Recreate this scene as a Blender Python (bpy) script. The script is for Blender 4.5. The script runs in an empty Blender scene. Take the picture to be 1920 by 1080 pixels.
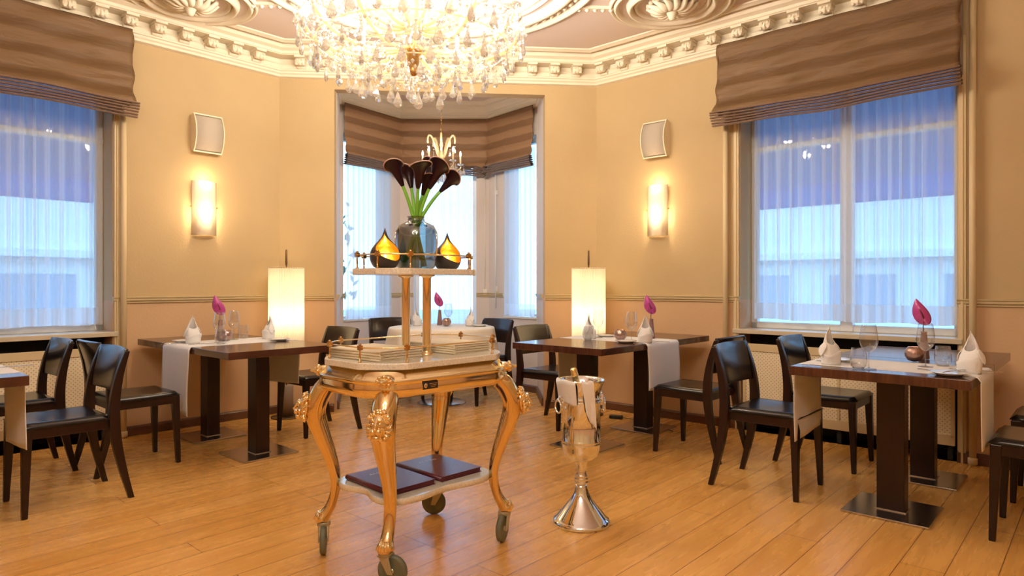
import bpy, bmesh, math, random
from mathutils import Vector, Matrix, Euler
random.seed(7)
PI = math.pi
C = bpy.context.scene.collection
SC = bpy.context.scene
R2 = math.sqrt(.5)

# ---------------------------------------------------------------- camera, world, exposure
cam = bpy.data.objects.new('camera', bpy.data.cameras.new('camera')); C.objects.link(cam)
cam.data.sensor_width = 36; cam.data.lens = 36*1232/1920
cam.data.shift_y = -6/1920
cam.data.clip_start = .05
cam.location = (0, 0, 1.15)
cam.rotation_euler = (PI/2, 0, math.radians(-2.8))
SC.camera = cam
SC.view_settings.view_transform = 'Standard'
SC.view_settings.look = 'None'
SC.view_settings.gamma = 1
SC.view_settings.use_curve_mapping = False
SC.view_settings.exposure = 0.08
SC.cycles.caustics_reflective = False
SC.cycles.caustics_refractive = False
SC.cycles.max_bounces = 9
SC.cycles.diffuse_bounces = 4
SC.cycles.glossy_bounces = 4
SC.cycles.transmission_bounces = 6
SC.cycles.transparent_max_bounces = 24
SC.cycles.sample_clamp_indirect = 4
SC.cycles.use_denoising = True
W = bpy.data.worlds.new('world'); SC.world = W; W.use_nodes = True
wn = W.node_tree.nodes; wl = W.node_tree.links
bg = wn['Background']; bg.inputs[1].default_value = 7.5
tc = wn.new('ShaderNodeTexCoord'); sp = wn.new('ShaderNodeSeparateXYZ'); cr = wn.new('ShaderNodeValToRGB')
wl.new(tc.outputs['Generated'], sp.inputs[0]); wl.new(sp.outputs[2], cr.inputs[0]); wl.new(cr.outputs[0], bg.inputs[0])
cr.color_ramp.elements[0].color = (.42, .74, 1, 1); cr.color_ramp.elements[1].color = (.14, .36, .85, 1)
e = cr.color_ramp.elements.new(.12); e.color = (.34, .66, 1, 1)

def lamp(name, loc, power, col, radius=.05, parent=None):
    l = bpy.data.lights.new(name, 'POINT'); l.energy = power; l.color = col; l.shadow_soft_size = radius
    o = bpy.data.objects.new(name, l); C.objects.link(o); o.location = loc
    if parent: o.parent = parent
    return o
WARM = (1, .89, .75)

# ---------------------------------------------------------------- materials
def newmat(name):
    m = bpy.data.materials.new(name); m.use_nodes = True
    return m, m.node_tree.nodes, m.node_tree.links
def pbr(name, col, rough=.5, metal=0, bump=0, bscale=40, var=0, vscale=6, spec=.5, coat=0, sheen=0, stretch=None, alpha=None):
    m, n, l = newmat(name); b = n['Principled BSDF']
    b.inputs['Base Color'].default_value = (*col, 1); b.inputs['Roughness'].default_value = rough
    b.inputs['Metallic'].default_value = metal; b.inputs['Specular IOR Level'].default_value = spec
    b.inputs['Coat Weight'].default_value = coat; b.inputs['Sheen Weight'].default_value = sheen
    t = n.new('ShaderNodeTexCoord'); mp = n.new('ShaderNodeMapping'); l.new(t.outputs['Object'], mp.inputs[0])
    if stretch: mp.inputs['Scale'].default_value = stretch
    if var:
        nz = n.new('ShaderNodeTexNoise'); nz.inputs['Scale'].default_value = vscale; nz.inputs['Detail'].default_value = 6
        l.new(mp.outputs[0], nz.inputs['Vector'])
        r = n.new('ShaderNodeValToRGB'); l.new(nz.outputs[0], r.inputs[0])
        r.color_ramp.elements[0].position = .3; r.color_ramp.elements[1].position = .7
        r.color_ramp.elements[0].color = (*[c*(1-var) for c in col], 1); r.color_ramp.elements[1].color = (*[min(1, c*(1+var)) for c in col], 1)
        l.new(r.outputs[0], b.inputs['Base Color'])
    if bump:
        nz = n.new('ShaderNodeTexNoise'); nz.inputs['Scale'].default_value = bscale; nz.inputs['Detail'].default_value = 4
        l.new(mp.outputs[0], nz.inputs['Vector'])
        bp = n.new('ShaderNodeBump'); bp.inputs['Strength'].default_value = bump; bp.inputs['Distance'].default_value = .01
        l.new(nz.outputs[0], bp.inputs['Height']); l.new(bp.outputs[0], b.inputs['Normal'])
    return m
def thin_glass(name, tint=(1, 1, 1), ior=1.45, rough=.01, gloss_gain=1.0, diffuse=0, dcol=(1, 1, 1), power=4):
    m, n, l = newmat(name); n.remove(n['Principled BSDF']); out = n['Material Output']
    tr = n.new('ShaderNodeBsdfTransparent'); tr.inputs[0].default_value = (*tint, 1)
    gl = n.new('ShaderNodeBsdfGlossy'); gl.inputs['Roughness'].default_value = rough
    lw = n.new('ShaderNodeLayerWeight'); lw.inputs[0].default_value = .5
    pw = n.new('ShaderNodeMath'); pw.operation = 'POWER'; pw.inputs[1].default_value = power; l.new(lw.outputs['Facing'], pw.inputs[0])
    f0 = ((ior-1)/(ior+1))**2*gloss_gain
    mu = n.new('ShaderNodeMath'); mu.operation = 'MULTIPLY_ADD'; mu.inputs[1].default_value = .75; mu.inputs[2].default_value = f0; mu.use_clamp = True
    l.new(pw.outputs[0], mu.inputs[0])
    mx = n.new('ShaderNodeMixShader'); l.new(mu.outputs[0], mx.inputs[0]); l.new(tr.outputs[0], mx.inputs[1]); l.new(gl.outputs[0], mx.inputs[2])
    last = mx
    if diffuse:
        df = n.new('ShaderNodeBsdfDiffuse'); df.inputs[0].default_value = (*dcol, 1)
        tl = n.new('ShaderNodeBsdfTranslucent'); tl.inputs[0].default_value = (*dcol, 1)
        a = n.new('ShaderNodeMixShader'); l.new(df.outputs[0], a.inputs[1]); l.new(tl.outputs[0], a.inputs[2])
        m2 = n.new('ShaderNodeMixShader'); m2.inputs[0].default_value = diffuse
        l.new(mx.outputs[0], m2.inputs[1]); l.new(a.outputs[0], m2.inputs[2]); last = m2
    l.new(last.outputs[0], out.inputs[0])
    return m
def emit(name, col, s):
    m, n, l = newmat(name); b = n['Principled BSDF']
    b.inputs['Base Color'].default_value = (*col, 1); b.inputs['Emission Color'].default_value = (*col, 1); b.inputs['Emission Strength'].default_value = s
    return m

def wall_mat():
    m, n, l = newmat('wall_paint'); b = n['Principled BSDF']; b.inputs['Roughness'].default_value = .75
    t = n.new('ShaderNodeTexCoord'); s = n.new('ShaderNodeSeparateXYZ'); l.new(t.outputs['Object'], s.inputs[0])
    gt = n.new('ShaderNodeMath'); gt.operation = 'GREATER_THAN'; gt.inputs[1].default_value = 1.03; l.new(s.outputs[2], gt.inputs[0])
    nz = n.new('ShaderNodeTexNoise'); nz.inputs['Scale'].default_value = 2.5; nz.inputs['Detail'].default_value = 8; l.new(t.outputs['Object'], nz.inputs[0])
    mix = n.new('ShaderNodeMix'); mix.data_type = 'RGBA'; l.new(gt.outputs[0], mix.inputs[0])
    mix.inputs[6].default_value = (.60, .385, .21, 1); mix.inputs[7].default_value = (.495, .358, .182, 1)
    hv = n.new('ShaderNodeHueSaturation'); l.new(mix.outputs[2], hv.inputs['Color'])
    mr = n.new('ShaderNodeMapRange'); mr.inputs[3].default_value = .93; mr.inputs[4].default_value = 1.07; l.new(nz.outputs[0], mr.inputs[0]); l.new(mr.outputs[0], hv.inputs['Value'])
    l.new(hv.outputs[0], b.inputs['Base Color'])
    n2 = n.new('ShaderNodeTexNoise'); n2.inputs['Scale'].default_value = 60; n2.inputs['Detail'].default_value = 5; l.new(t.outputs['Object'], n2.inputs[0])
    bp = n.new('ShaderNodeBump'); bp.inputs['Strength'].default_value = .12; bp.inputs['Distance'].default_value = .01
    l.new(n2.outputs[0], bp.inputs['Height']); l.new(bp.outputs[0], b.inputs['Normal'])
    return m
def floor_mat():
    m, n, l = newmat('oak_planks'); b = n['Principled BSDF']
    t = n.new('ShaderNodeTexCoord'); mp = n.new('ShaderNodeMapping'); mp.inputs['Rotation'].default_value = (0, 0, -PI/4)
    l.new(t.outputs['Object'], mp.inputs[0])
    bk = n.new('ShaderNodeTexBrick'); l.new(mp.outputs[0], bk.inputs[0])
    bk.inputs['Scale'].default_value = 1; bk.inputs['Brick Width'].default_value = 1.9; bk.inputs['Row Height'].default_value = .16
    bk.inputs['Mortar Size'].default_value = .0018; bk.inputs['Mortar Smooth'].default_value = .1; bk.inputs['Bias'].default_value = 0
    bk.offset = .37; bk.offset_frequency = 3
    bk.inputs['Color1'].default_value = (.70, .36, .085, 1); bk.inputs['Color2'].default_value = (.80, .44, .125, 1); bk.inputs['Mortar'].default_value = (.20, .08, .02, 1)
    m2 = n.new('ShaderNodeMapping'); m2.inputs['Scale'].default_value = (.9, 11, 1); l.new(mp.outputs[0], m2.inputs[0])
    nz = n.new('ShaderNodeTexNoise'); nz.inputs['Scale'].default_value = 2.2; nz.inputs['Detail'].default_value = 9; nz.inputs['Distortion'].default_value = .6; l.new(m2.outputs[0], nz.inputs[0])
    r = n.new('ShaderNodeValToRGB'); l.new(nz.outputs[0], r.inputs[0])
    r.color_ramp.elements[0].position = .32; r.color_ramp.elements[0].color = (.88, .82, .74, 1); r.color_ramp.elements[1].position = .62; r.color_ramp.elements[1].color = (1.05, 1.05, 1.05, 1)
    mx = n.new('ShaderNodeMix'); mx.data_type = 'RGBA'; mx.blend_type = 'MULTIPLY'; mx.inputs[0].default_value = .8
    l.new(bk.outputs[0], mx.inputs[6]); l.new(r.outputs[0], mx.inputs[7]); l.new(mx.outputs[2], b.inputs['Base Color'])
    rr = n.new('ShaderNodeMapRange'); rr.inputs[3].default_value = .2; rr.inputs[4].default_value = .34; l.new(nz.outputs[0], rr.inputs[0]); l.new(rr.outputs[0], b.inputs['Roughness'])
    bp = n.new('ShaderNodeBump'); bp.inputs['Strength'].default_value = .25; bp.inputs['Distance'].default_value = .002; bp.invert = True
    l.new(bk.outputs['Fac'], bp.inputs['Height']); l.new(bp.outputs[0], b.inputs['Normal'])
    return m
def stripe_fabric(name, c1, c2, period, z0):
    m, n, l = newmat(name); b = n['Principled BSDF']; b.inputs['Roughness'].default_value = .55; b.inputs['Specular IOR Level'].default_value = .3
    t = n.new('ShaderNodeTexCoord'); s = n.new('ShaderNodeSeparateXYZ'); l.new(t.outputs['Object'], s.inputs[0])
    nz = n.new('ShaderNodeTexNoise'); nz.inputs['Scale'].default_value = 5; l.new(t.outputs['Object'], nz.inputs[0])
    a = n.new('ShaderNodeMath'); a.operation = 'MULTIPLY_ADD'; a.inputs[1].default_value = .03; l.new(nz.outputs[0], a.inputs[0]); l.new(s.outputs[2], a.inputs[2])
    d = n.new('ShaderNodeMath'); d.operation = 'DIVIDE'; d.inputs[1].default_value = period; l.new(a.outputs[0], d.inputs[0])
    f = n.new('ShaderNodeMath'); f.operation = 'FRACT'; l.new(d.outputs[0], f.inputs[0])
    r = n.new('ShaderNodeValToRGB'); r.color_ramp.interpolation = 'EASE'; l.new(f.outputs[0], r.inputs[0])
    r.color_ramp.elements[0].position = .44; r.color_ramp.elements[0].color = (*c1, 1); r.color_ramp.elements[1].position = .52; r.color_ramp.elements[1].color = (*c2, 1)
    e = r.color_ramp.elements.new(.94); e.color = (*c2, 1); e = r.color_ramp.elements.new(1.0); e.color = (*c1, 1)
    l.new(r.outputs[0], b.inputs['Base Color'])
    mp = n.new('ShaderNodeMapping'); mp.inputs['Scale'].default_value = (1, 1, 4); l.new(t.outputs['Object'], mp.inputs[0])
    n2 = n.new('ShaderNodeTexNoise'); n2.inputs['Scale'].default_value = 5; n2.inputs['Detail'].default_value = 3; n2.inputs['Distortion'].default_value = 1.2; l.new(mp.outputs[0], n2.inputs[0])
    bp = n.new('ShaderNodeBump'); bp.inputs['Strength'].default_value = .35; bp.inputs['Distance'].default_value = .03
    l.new(n2.outputs[0], bp.inputs['Height']); l.new(bp.outputs[0], b.inputs['Normal'])
    return m
def sheer_mat(name, transp):
    m, n, l = newmat(name); n.remove(n['Principled BSDF']); out = n['Material Output']
    df = n.new('ShaderNodeBsdfDiffuse'); df.inputs[0].default_value = (.82, .80, .78, 1)
    tl = n.new('ShaderNodeBsdfTranslucent'); tl.inputs[0].default_value = (.85, .85, .86, 1)
    tr = n.new('ShaderNodeBsdfTransparent')
    a = n.new('ShaderNodeMixShader'); a.inputs[0].default_value = .55; l.new(df.outputs[0], a.inputs[1]); l.new(tl.outputs[0], a.inputs[2])
    lw = n.new('ShaderNodeLayerWeight'); lw.inputs[0].default_value = .5
    mr = n.new('ShaderNodeMapRange'); mr.inputs[1].default_value = 0; mr.inputs[2].default_value = .8; mr.inputs[3].default_value = transp; mr.inputs[4].default_value = .08
    l.new(lw.outputs['Facing'], mr.inputs[0])
    b = n.new('ShaderNodeMixShader'); l.new(mr.outputs[0], b.inputs[0]); l.new(a.outputs[0], b.inputs[1]); l.new(tr.outputs[0], b.inputs[2])
    l.new(b.outputs[0], out.inputs[0])
    return m
def translucent_mat(name, col, mixf=.5):
    m, n, l = newmat(name); n.remove(n['Principled BSDF']); out = n['Material Output']
    df = n.new('ShaderNodeBsdfDiffuse'); df.inputs[0].default_value = (*col, 1)
    tl = n.new('ShaderNodeBsdfTranslucent'); tl.inputs[0].default_value = (*col, 1)
    a = n.new('ShaderNodeMixShader'); a.inputs[0].default_value = mixf; l.new(df.outputs[0], a.inputs[1]); l.new(tl.outputs[0], a.inputs[2])
    l.new(a.outputs[0], out.inputs[0]); return m
def perforated_mat():
    m, n, l = newmat('perforated_board'); b = n['Principled BSDF']; b.inputs['Roughness'].default_value = .55
    t = n.new('ShaderNodeTexCoord'); s = n.new('ShaderNodeSeparateXYZ'); l.new(t.outputs['Object'], s.inputs[0])
    def frac(sock, mul, off=0):
        a = n.new('ShaderNodeMath'); a.operation = 'MULTIPLY_ADD'; a.inputs[1].default_value = mul; a.inputs[2].default_value = off; l.new(sock, a.inputs[0])
        f = n.new('ShaderNodeMath'); f.operation = 'FRACT'; l.new(a.outputs[0], f.inputs[0])
        c = n.new('ShaderNodeMath'); c.operation = 'SUBTRACT'; c.inputs[1].default_value = .5; l.new(f.outputs[0], c.inputs[0])
        q = n.new('ShaderNodeMath'); q.operation = 'POWER'; q.inputs[1].default_value = 2; l.new(c.outputs[0], q.inputs[0]); return q
    def dots(o):
        qx = frac(s.outputs[0], 36, o); qz = frac(s.outputs[2], 36, o)
        ad = n.new('ShaderNodeMath'); l.new(qx.outputs[0], ad.inputs[0]); l.new(qz.outputs[0], ad.inputs[1])
        lt = n.new('ShaderNodeMath'); lt.operation = 'LESS_THAN'; lt.inputs[1].default_value = .016; l.new(ad.outputs[0], lt.inputs[0]); return lt
    d1, d2 = dots(10.0), dots(10.5)
    mxm = n.new('ShaderNodeMath'); mxm.operation = 'MAXIMUM'; l.new(d1.outputs[0], mxm.inputs[0]); l.new(d2.outputs[0], mxm.inputs[1])
    mix = n.new('ShaderNodeMix'); mix.data_type = 'RGBA'; l.new(mxm.outputs[0], mix.inputs[0])
    mix.inputs[6].default_value = (.85, .73, .50, 1); mix.inputs[7].default_value = (.42, .30, .17, 1)
    l.new(mix.outputs[2], b.inputs['Base Color']); return m

M = dict(
    wall=wall_mat(), floor=floor_mat(),
    ceil=pbr('ceiling_paint', (.70, .58, .51), .8, bump=.05, bscale=20),
    plaster=pbr('plaster_moulding', (.80, .71, .55), .6, bump=.05, bscale=60),
    trim=pbr('cream_trim', (.66, .52, .30), .5), rail=pbr('olive_rail', (.52, .40, .21), .45),
    reveal=pbr('reveal_paint', (.62, .56, .46), .7, bump=.05),
    bayw=pbr('bay_plaster', (.66, .58, .52), .75, bump=.08),
    base=pbr('dark_wood_baseboard', (.11, .045, .022), .4, var=.3, vscale=20, stretch=(1, 1, 6)),
    frame=pbr('white_window_frame', (.75, .76, .76), .35),
    pane=thin_glass('window_pane_glass', (.93, .97, 1), 1.5, 0, 1.4),
    glass=thin_glass('clear_glass', (.93, .94, .94), 1.6, .01, 2.2, .02, power=2),
    sill=pbr('stone_sill', (.58, .50, .36), .35),
    black=pbr('dark_recess', (.012, .01, .009), .8),
    perf=perforated_mat(),
    blind=stripe_fabric('brown_taffeta', (.175, .100, .044), (.136, .075, .033), .165, 0),
    bblind=stripe_fabric('brown_striped_taffeta', (.29, .165, .085), (.19, .102, .050), .155, 0),
    fold=pbr('brown_fold_fabric', (.15, .070, .030), .5, sheen=.3, bump=.3, bscale=15),
    sheer=sheer_mat('sheer_voile', .46), sheer2=sheer_mat('sheer_voile_dense', .22), hem=sheer_mat('sheer_hem', .1),
    wood=pbr('dark_stained_wood', (.012, .0035, .0025), .3, bump=.04, bscale=12, var=.35, vscale=8, stretch=(8, 1, 1), spec=.35),
    ttop=pbr('walnut_table_top', (.060, .020, .011), .2, var=.4, vscale=6, stretch=(1, 12, 1), coat=.15),
    seat=pbr('black_leather_seat', (.008, .006, .006), .22, bump=.04, bscale=60),
    back=pbr('dark_plywood_back', (.010, .005, .004), .2, coat=.1),
    steel=pbr('brushed_steel', (.55, .52, .50), .22, 1), chrome=pbr('polished_silver', (.86, .90, .95), .07, 1),
    brass=pbr('polished_brass', (.97, .81, .50), .09, 1), dbrass=pbr('aged_brass', (.62, .38, .14), .22, 1, bump=.1, bscale=80),
    obrass=pbr('warm_brass', (.84, .64, .33), .09, 1),
    marble=pbr('speckled_marble', (.74, .70, .60), .16, var=.16, vscale=150, coat=.2),
    linen=pbr('white_linen', (.80, .78, .76), .85, bump=.25, bscale=180, sheen=.2),
    cream=pbr('cream_linen_cover', (.74, .64, .46), .8, bump=.1, bscale=150),
    cloth=pbr('cream_cloth', (.82, .76, .66), .85, bump=.2, bscale=60),
    china=pbr('white_china', (.85, .83, .80), .15, coat=.5),
    burg=pbr('burgundy_leather', (.085, .008, .022), .35, bump=.08, bscale=120), page=pbr('menu_pages', (.10, .02, .03), .7),
    silver=pbr('stamped_silver', (.9, .9, .9), .5, .4),
    rubber=pbr('olive_rubber_tyre', (.12, .13, .085), .5), cast=pbr('cast_caster_metal', (.44, .41, .29), .35, .5),
    smoke=thin_glass('smoked_glass', (.32, .37, .37), 1.5, .02, 4.5, power=2.5),
    water=thin_glass('vase_water', (.86, .93, .93), 1.33, .02, 1.0),
    calla=pbr('calla_spathe', (.014, .0012, .005), .4, spec=.3, bump=.05, bscale=20), callarim=pbr('calla_rim', (.60, .42, .38), .4),
    stem=pbr('green_stem', (.20, .50, .05), .35), dstem=pbr('dark_flower_stem', (.06, .015, .02), .4),
    anth=pbr('magenta_anthurium', (.42, .05, .24), .28, coat=.3, bump=.1, bscale=20, var=.25, vscale=20),
    spadix=pbr('dark_spadix', (.12, .02, .04), .5), mauve=pbr('mauve_ceramic', (.21, .11, .10), .35),
    shell=pbr('black_shell', (.03, .020, .016), .4), gold=pbr('gold_leaf', (.95, .55, .08), .35, 1, bump=.3, bscale=40),
    flame=emit('candle_flame', (1, .62, .2), 18), bulb=emit('candle_bulb', (1, .85, .6), 45), sbulb=emit('small_bulb', (1, .82, .55), 30),
    crystal=thin_glass('cut_crystal', (.97, .97, .96), 1.9, .03, 4.5, .14, (1, .97, .92), power=2),
    garm=thin_glass('golden_glass', (1, .94, .75), 1.7, .05, 4, .45, (1, .84, .52)),
    candlewhite=translucent_mat('candle_sleeve', (.95, .85, .65)),
    shade=translucent_mat('pleated_lamp_shade', (.94, .88, .74), .55), opal=translucent_mat('opal_glass', (1, .93, .80), .6),
    mercury=pbr('mercury_glass', (.42, .28, .24), .25, .8, bump=.5, bscale=30, var=.3, vscale=40),
    pole=pbr('bronze_lamp_pole', (.12, .07, .03), .35, .8), gcyl=pbr('taupe_lamp_cylinder', (.20, .145, .10), .6),
    grille=pbr('speaker_grille', (.50, .43, .34), .6, bump=.3, bscale=300), spk=pbr('cream_speaker_case', (.86, .76, .56), .45),
    foil=pbr('gold_foil', (.85, .62, .25), .3, 1, bump=.4, bscale=60), bottle=pbr('dark_green_bottle', (.015, .03, .012), .08, coat=.5),
    ice=thin_glass('ice_cubes', (.95, .98, 1), 1.4, .1, 2, .3), plastic=pbr('black_plastic', (.012, .012, .012), .4), wplastic=pbr('white_plastic', (.8, .78, .72), .35),
    facade=pbr('white_render', (.85, .85, .82), .8), fwin=pbr('facade_window', (.35, .42, .50), .2), awn=translucent_mat('blue_awning', (.15, .42, .80), .55),
    ground=pbr('street_paving', (.35, .36, .37), .9), leaf=pbr('shrub_leaves', (.05, .13, .03), .6, var=.4, vscale=8))

# ---------------------------------------------------------------- mesh helpers
class MB:
    def __init__(s): s.v = []; s.f = []; s.sm = []
    def add(s, vs, fs, smooth=False):
        o = len(s.v); s.v += [tuple(v) for v in vs]; s.f += [tuple(i+o for i in f) for f in fs]; s.sm += [smooth]*len(fs)
        return s
    def box(s, c, d, rz=0, rx=0, ry=0):
        R = Euler((rx, ry, rz)).to_matrix(); c = Vector(c)
        vs = [c + R @ Vector((x*d[0]/2, y*d[1]/2, z*d[2]/2)) for z in (-1, 1) for y in (-1, 1) for x in (-1, 1)]
        return s.add(vs, [(0, 2, 3, 1), (4, 5, 7, 6), (0, 1, 5, 4), (2, 6, 7, 3), (0, 4, 6, 2), (1, 3, 7, 5)])
    def hexa(s, p):  # 4 bottom + 4 top, ccw
        return s.add(p, [(3, 2, 1, 0), (4, 5, 6, 7), (0, 1, 5, 4), (1, 2, 6, 5), (2, 3, 7, 6), (3, 0, 4, 7)])
    def prism(s, poly, z0, z1, smooth=False):
        n = len(poly)
        s.add([(x, y, z0) for x, y in poly]+[(x, y, z1) for x, y in poly], [(i, (i+1) % n, n+(i+1) % n, n+i) for i in range(n)], smooth)
        o = len(s.v)-2*n; s.f += [tuple(o+i for i in reversed(range(n))), tuple(o+n+i for i in range(n))]; s.sm += [False]*2
        return s
    def lathe(s, prof, seg=24, c=(0, 0, 0), sx=1, sy=1, rot=None, smooth=True, cap=True):
        vs = []; c = Vector(c); n = len(prof)
        for r, z in prof:
            for k in range(seg):
                a = 2*PI*k/seg; v = Vector((r*math.cos(a)*sx, r*math.sin(a)*sy, z))
                if rot: v = rot @ v
                vs.append(c+v)
        fs = [(i*seg+k, i*seg+(k+1) % seg, (i+1)*seg+(k+1) % seg, (i+1)*seg+k) for i in range(n-1) for k in range(seg)]
        s.add(vs, fs, smooth)
        if cap:
            o = len(s.v)-n*seg
            if prof[0][0] > 1e-5: s.f.append(tuple(o+k for k in reversed(range(seg)))); s.sm.append(False)
            if prof[-1][0] > 1e-5: s.f.append(tuple(o+(n-1)*seg+k for k in range(seg))); s.sm.append(False)
        return s
    def tube(s, pts, r, seg=8, cap=True, closed=False, flat=1.0, up=None):
        pts = [Vector(p) for p in pts]; n = len(pts); rs = r if isinstance(r, (list, tuple)) else [r]*n
        vs = []; prev = None
        for i, p in enumerate(pts):
            if closed: t = pts[(i+1) % n]-pts[i-1]
            else: t = pts[min(i+1, n-1)]-pts[max(i-1, 0)]
            t.normalize()
            if prev is None:
                a = Vector(up) if up else (Vector((0, 0, 1)) if abs(t.z) < .9 else Vector((1, 0, 0)))
                x = a.cross(t).normalized()
            else:
                x = (prev - t*prev.dot(t)).normalized()
            prev = x; y = t.cross(x)
            for k in range(seg):
                a = 2*PI*k/seg; vs.append(p + x*math.cos(a)*rs[i] + y*math.sin(a)*rs[i]*flat)
        m = n if closed else n-1
        fs = [(i*seg+k, i*seg+(k+1) % seg, ((i+1) % n)*seg+(k+1) % seg, ((i+1) % n)*seg+k) for i in range(m) for k in range(seg)]
        s.add(vs, fs, True)
        if cap and not closed:
            o = len(s.v)-n*seg
            s.f += [tuple(o+k for k in reversed(range(seg))), tuple(o+(n-1)*seg+k for k in range(seg))]; s.sm += [False]*2
        return s
    def grid(s, fn, nu, nv, smooth=True, closeu=False):
        vs = [fn(i/(nu if closeu else nu-1), j/(nv-1)) for j in range(nv) for i in range(nu)]
        m = nu if closeu else nu-1
        return s.add(vs, [(j*nu+i, j*nu+(i+1) % nu, (j+1)*nu+(i+1) % nu, (j+1)*nu+i) for j in range(nv-1) for i in range(m)], smooth)
    def ball(s, c, r, seg=12, ring=8, sz=1):
        return s.lathe([(max(1e-6, r*math.sin(PI*i/ring)), -r*sz*math.cos(PI*i/ring)) for i in range(ring+1)], seg, c, cap=False)
    def build(s, name, mat, parent=None, loc=None, bevel=0, thick=0, bseg=2):
        me = bpy.data.meshes.new(name); me.from_pydata(s.v, [], s.f); me.update()
        me.polygons.foreach_set('use_smooth', s.sm)
        if mat: me.materials.append(M[mat] if isinstance(mat, str) else mat)
        bm = bmesh.new(); bm.from_mesh(me); bmesh.ops.recalc_face_normals(bm, faces=bm.faces)
        bm.to_mesh(me); bm.free()
        o = bpy.data.objects.new(name, me); C.objects.link(o)
        if parent: o.parent = parent
        if loc: o.location = loc
        if thick:
            md = o.modifiers.new('s', 'SOLIDIFY'); md.thickness = thick; md.offset = 0
        if bevel:
            md = o.modifiers.new('b', 'BEVEL'); md.width = bevel; md.segments = bseg; md.limit_method = 'ANGLE'; md.angle_limit = .6
        return o
def tag(o, label, cat, group=None):
    o['label'] = label; o['category'] = cat
    if group: o['group'] = group
    return o
def struct(o): o['kind'] = 'structure'; return o
def thing(name, label, cat, loc=(0, 0, 0), rz=0, group=None):
    o = bpy.data.objects.new(name, None); C.objects.link(o); o.location = loc; o.rotation_euler = (0, 0, rz); o.empty_display_size = .1
    return tag(o, label, cat, group)
def dup(root, loc, rz, label, group=None, scale=None):
    r = root.copy(); C.objects.link(r); r.location = loc; r.rotation_euler = (0, 0, rz); r['label'] = label
    if group: r['group'] = group
    if scale: r.scale = scale
    kids(root, r); return r
def kids(a, b):
    for ch in list(a.children):
        c = ch.copy(); C.objects.link(c); c.parent = b; c.matrix_parent_inverse = ch.matrix_parent_inverse; kids(ch, c)
def bez(p, n=12):
    P = [Vector(q) for q in p]; out = []
    for i in range(n+1):
        t = i/n; q = P[:]
        while len(q) > 1: q = [q[k].lerp(q[k+1], t) for k in range(len(q)-1)]
        out.append(q[0])
    return out
def smooth_path(pts, n=6):
    P = [Vector(p) for p in pts]; out = []
    for i in range(len(P)-1):
        a = P[max(i-1, 0)]; b = P[i]; c = P[i+1]; d = P[min(i+2, len(P)-1)]
        for k in range(n):
            t = k/n; out.append(.5*((2*b)+(c-a)*t+(2*a-5*b+4*c-d)*t*t+(3*b-a-3*c+d)*t**3))
    out.append(P[-1]); return out
def interp(xs, ys, x):
    for i in range(len(xs)-1):
        if x <= xs[i+1]: t = (x-xs[i])/(xs[i+1]-xs[i]); return ys[i]+(ys[i+1]-ys[i])*max(0, t)
    return ys[-1]
def V2(p): return Vector((p[0], p[1]))

# ---------------------------------------------------------------- room outline
A = (-1.80, 6.00); B = (1.095, 6.125); Cc = (4.065, 3.155); D = (4.065, .20); E_ = (1.10, -2.75); Fp = (-1.80, -2.75); G = (-4.77, .20); Hh = (-4.77, 3.03)
ROOM = [A, B, Cc, D, E_, Fp, G, Hh]       # clockwise seen from above
CEIL = 3.25
def inward(p, q):                          # unit normal pointing into the room for a clockwise outline
    d = (V2(q)-V2(p)).normalized(); return Vector((d.y, -d.x))
def wall(name, P, Q, holes=(), t=.32, z1=CEIL+.02, mat='wall', z0=-.02):
    P, Q = V2(P), V2(Q); L = (Q-P).length; u = (Q-P)/L; n = -inward(P, Q)
    m = MB(); cuts = sorted(holes); s = 0
    def slab(a, b, za, zb):
        if b-a < 1e-4 or zb-za < 1e-4: return
        p, q = P+u*a, P+u*b; r, w = q+n*t, p+n*t
        m.hexa([(*p, za), (*q, za), (*r, za), (*w, za), (*p, zb), (*q, zb), (*r, zb), (*w, zb)])
    for (a, b, za, zb) in cuts:
        slab(s, a, z0, z1); slab(a, b, z0, za); slab(a, b, zb, z1); s = b
    slab(s, L, z0, z1)
    return struct(m.build(name, mat))
def sweep(path, prof, closed=False):       # prof: (inset into room, z); path clockwise
    n = len(path); m = MB(); rings = []
    for i in range(n):
        p = V2(path[i])
        if closed or 0 < i < n-1:
            a = inward(path[i-1], path[i]); b = inward(path[i], path[(i+1) % n]); h = (a+b)/(1+a.dot(b))
        elif i == 0: h = inward(path[0], path[1])
        else: h = inward(path[-2], path[-1])
        rings.append([(*(p+h*o), z) for o, z in prof])
    k = len(prof); vs = [v for r in rings for v in r]
    fs = [(i*k+j, ((i+1) % n)*k+j, ((i+1) % n)*k+j+1, i*k+j+1) for i in range(n if closed else n-1) for j in range(k-1)]
    m.add(vs, fs)
    if not closed: m.f += [tuple(range(k)), tuple((n-1)*k+j for j in reversed(range(k)))]; m.sm += [False]*2
    return m
def along(P, Q, s, off=0):
    u = (V2(Q)-V2(P)).normalized(); return V2(P)+u*s+inward(P, Q)*off

# left wall runs Hh->A (length L=4.2); s measured from A: sA = 4.2 - s
LL = (V2(A)-V2(Hh)).length; LR = (V2(Cc)-V2(B)).length; LB = (V2(B)-V2(A)).length
NZ = 2.72
nl0, nl1 = LL-2.82, LL-1.335
nr0, nr1 = 1.385, 2.833
wall('wall_left', Hh, A, [(nl0, nl1, 0, NZ)])
wall('wall_back', A, B, [(.485, 2.409, -.02, 2.92)], t=.12)
wall('wall_right', B, Cc, [(nr0, nr1, 0, NZ)])
wall('wall_side_right', Cc, D); wall('wall_rear_right', D, E_); wall('wall_rear', E_, Fp); wall('wall_rear_left', Fp, G); wall('wall_side_left', G, Hh)

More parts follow.
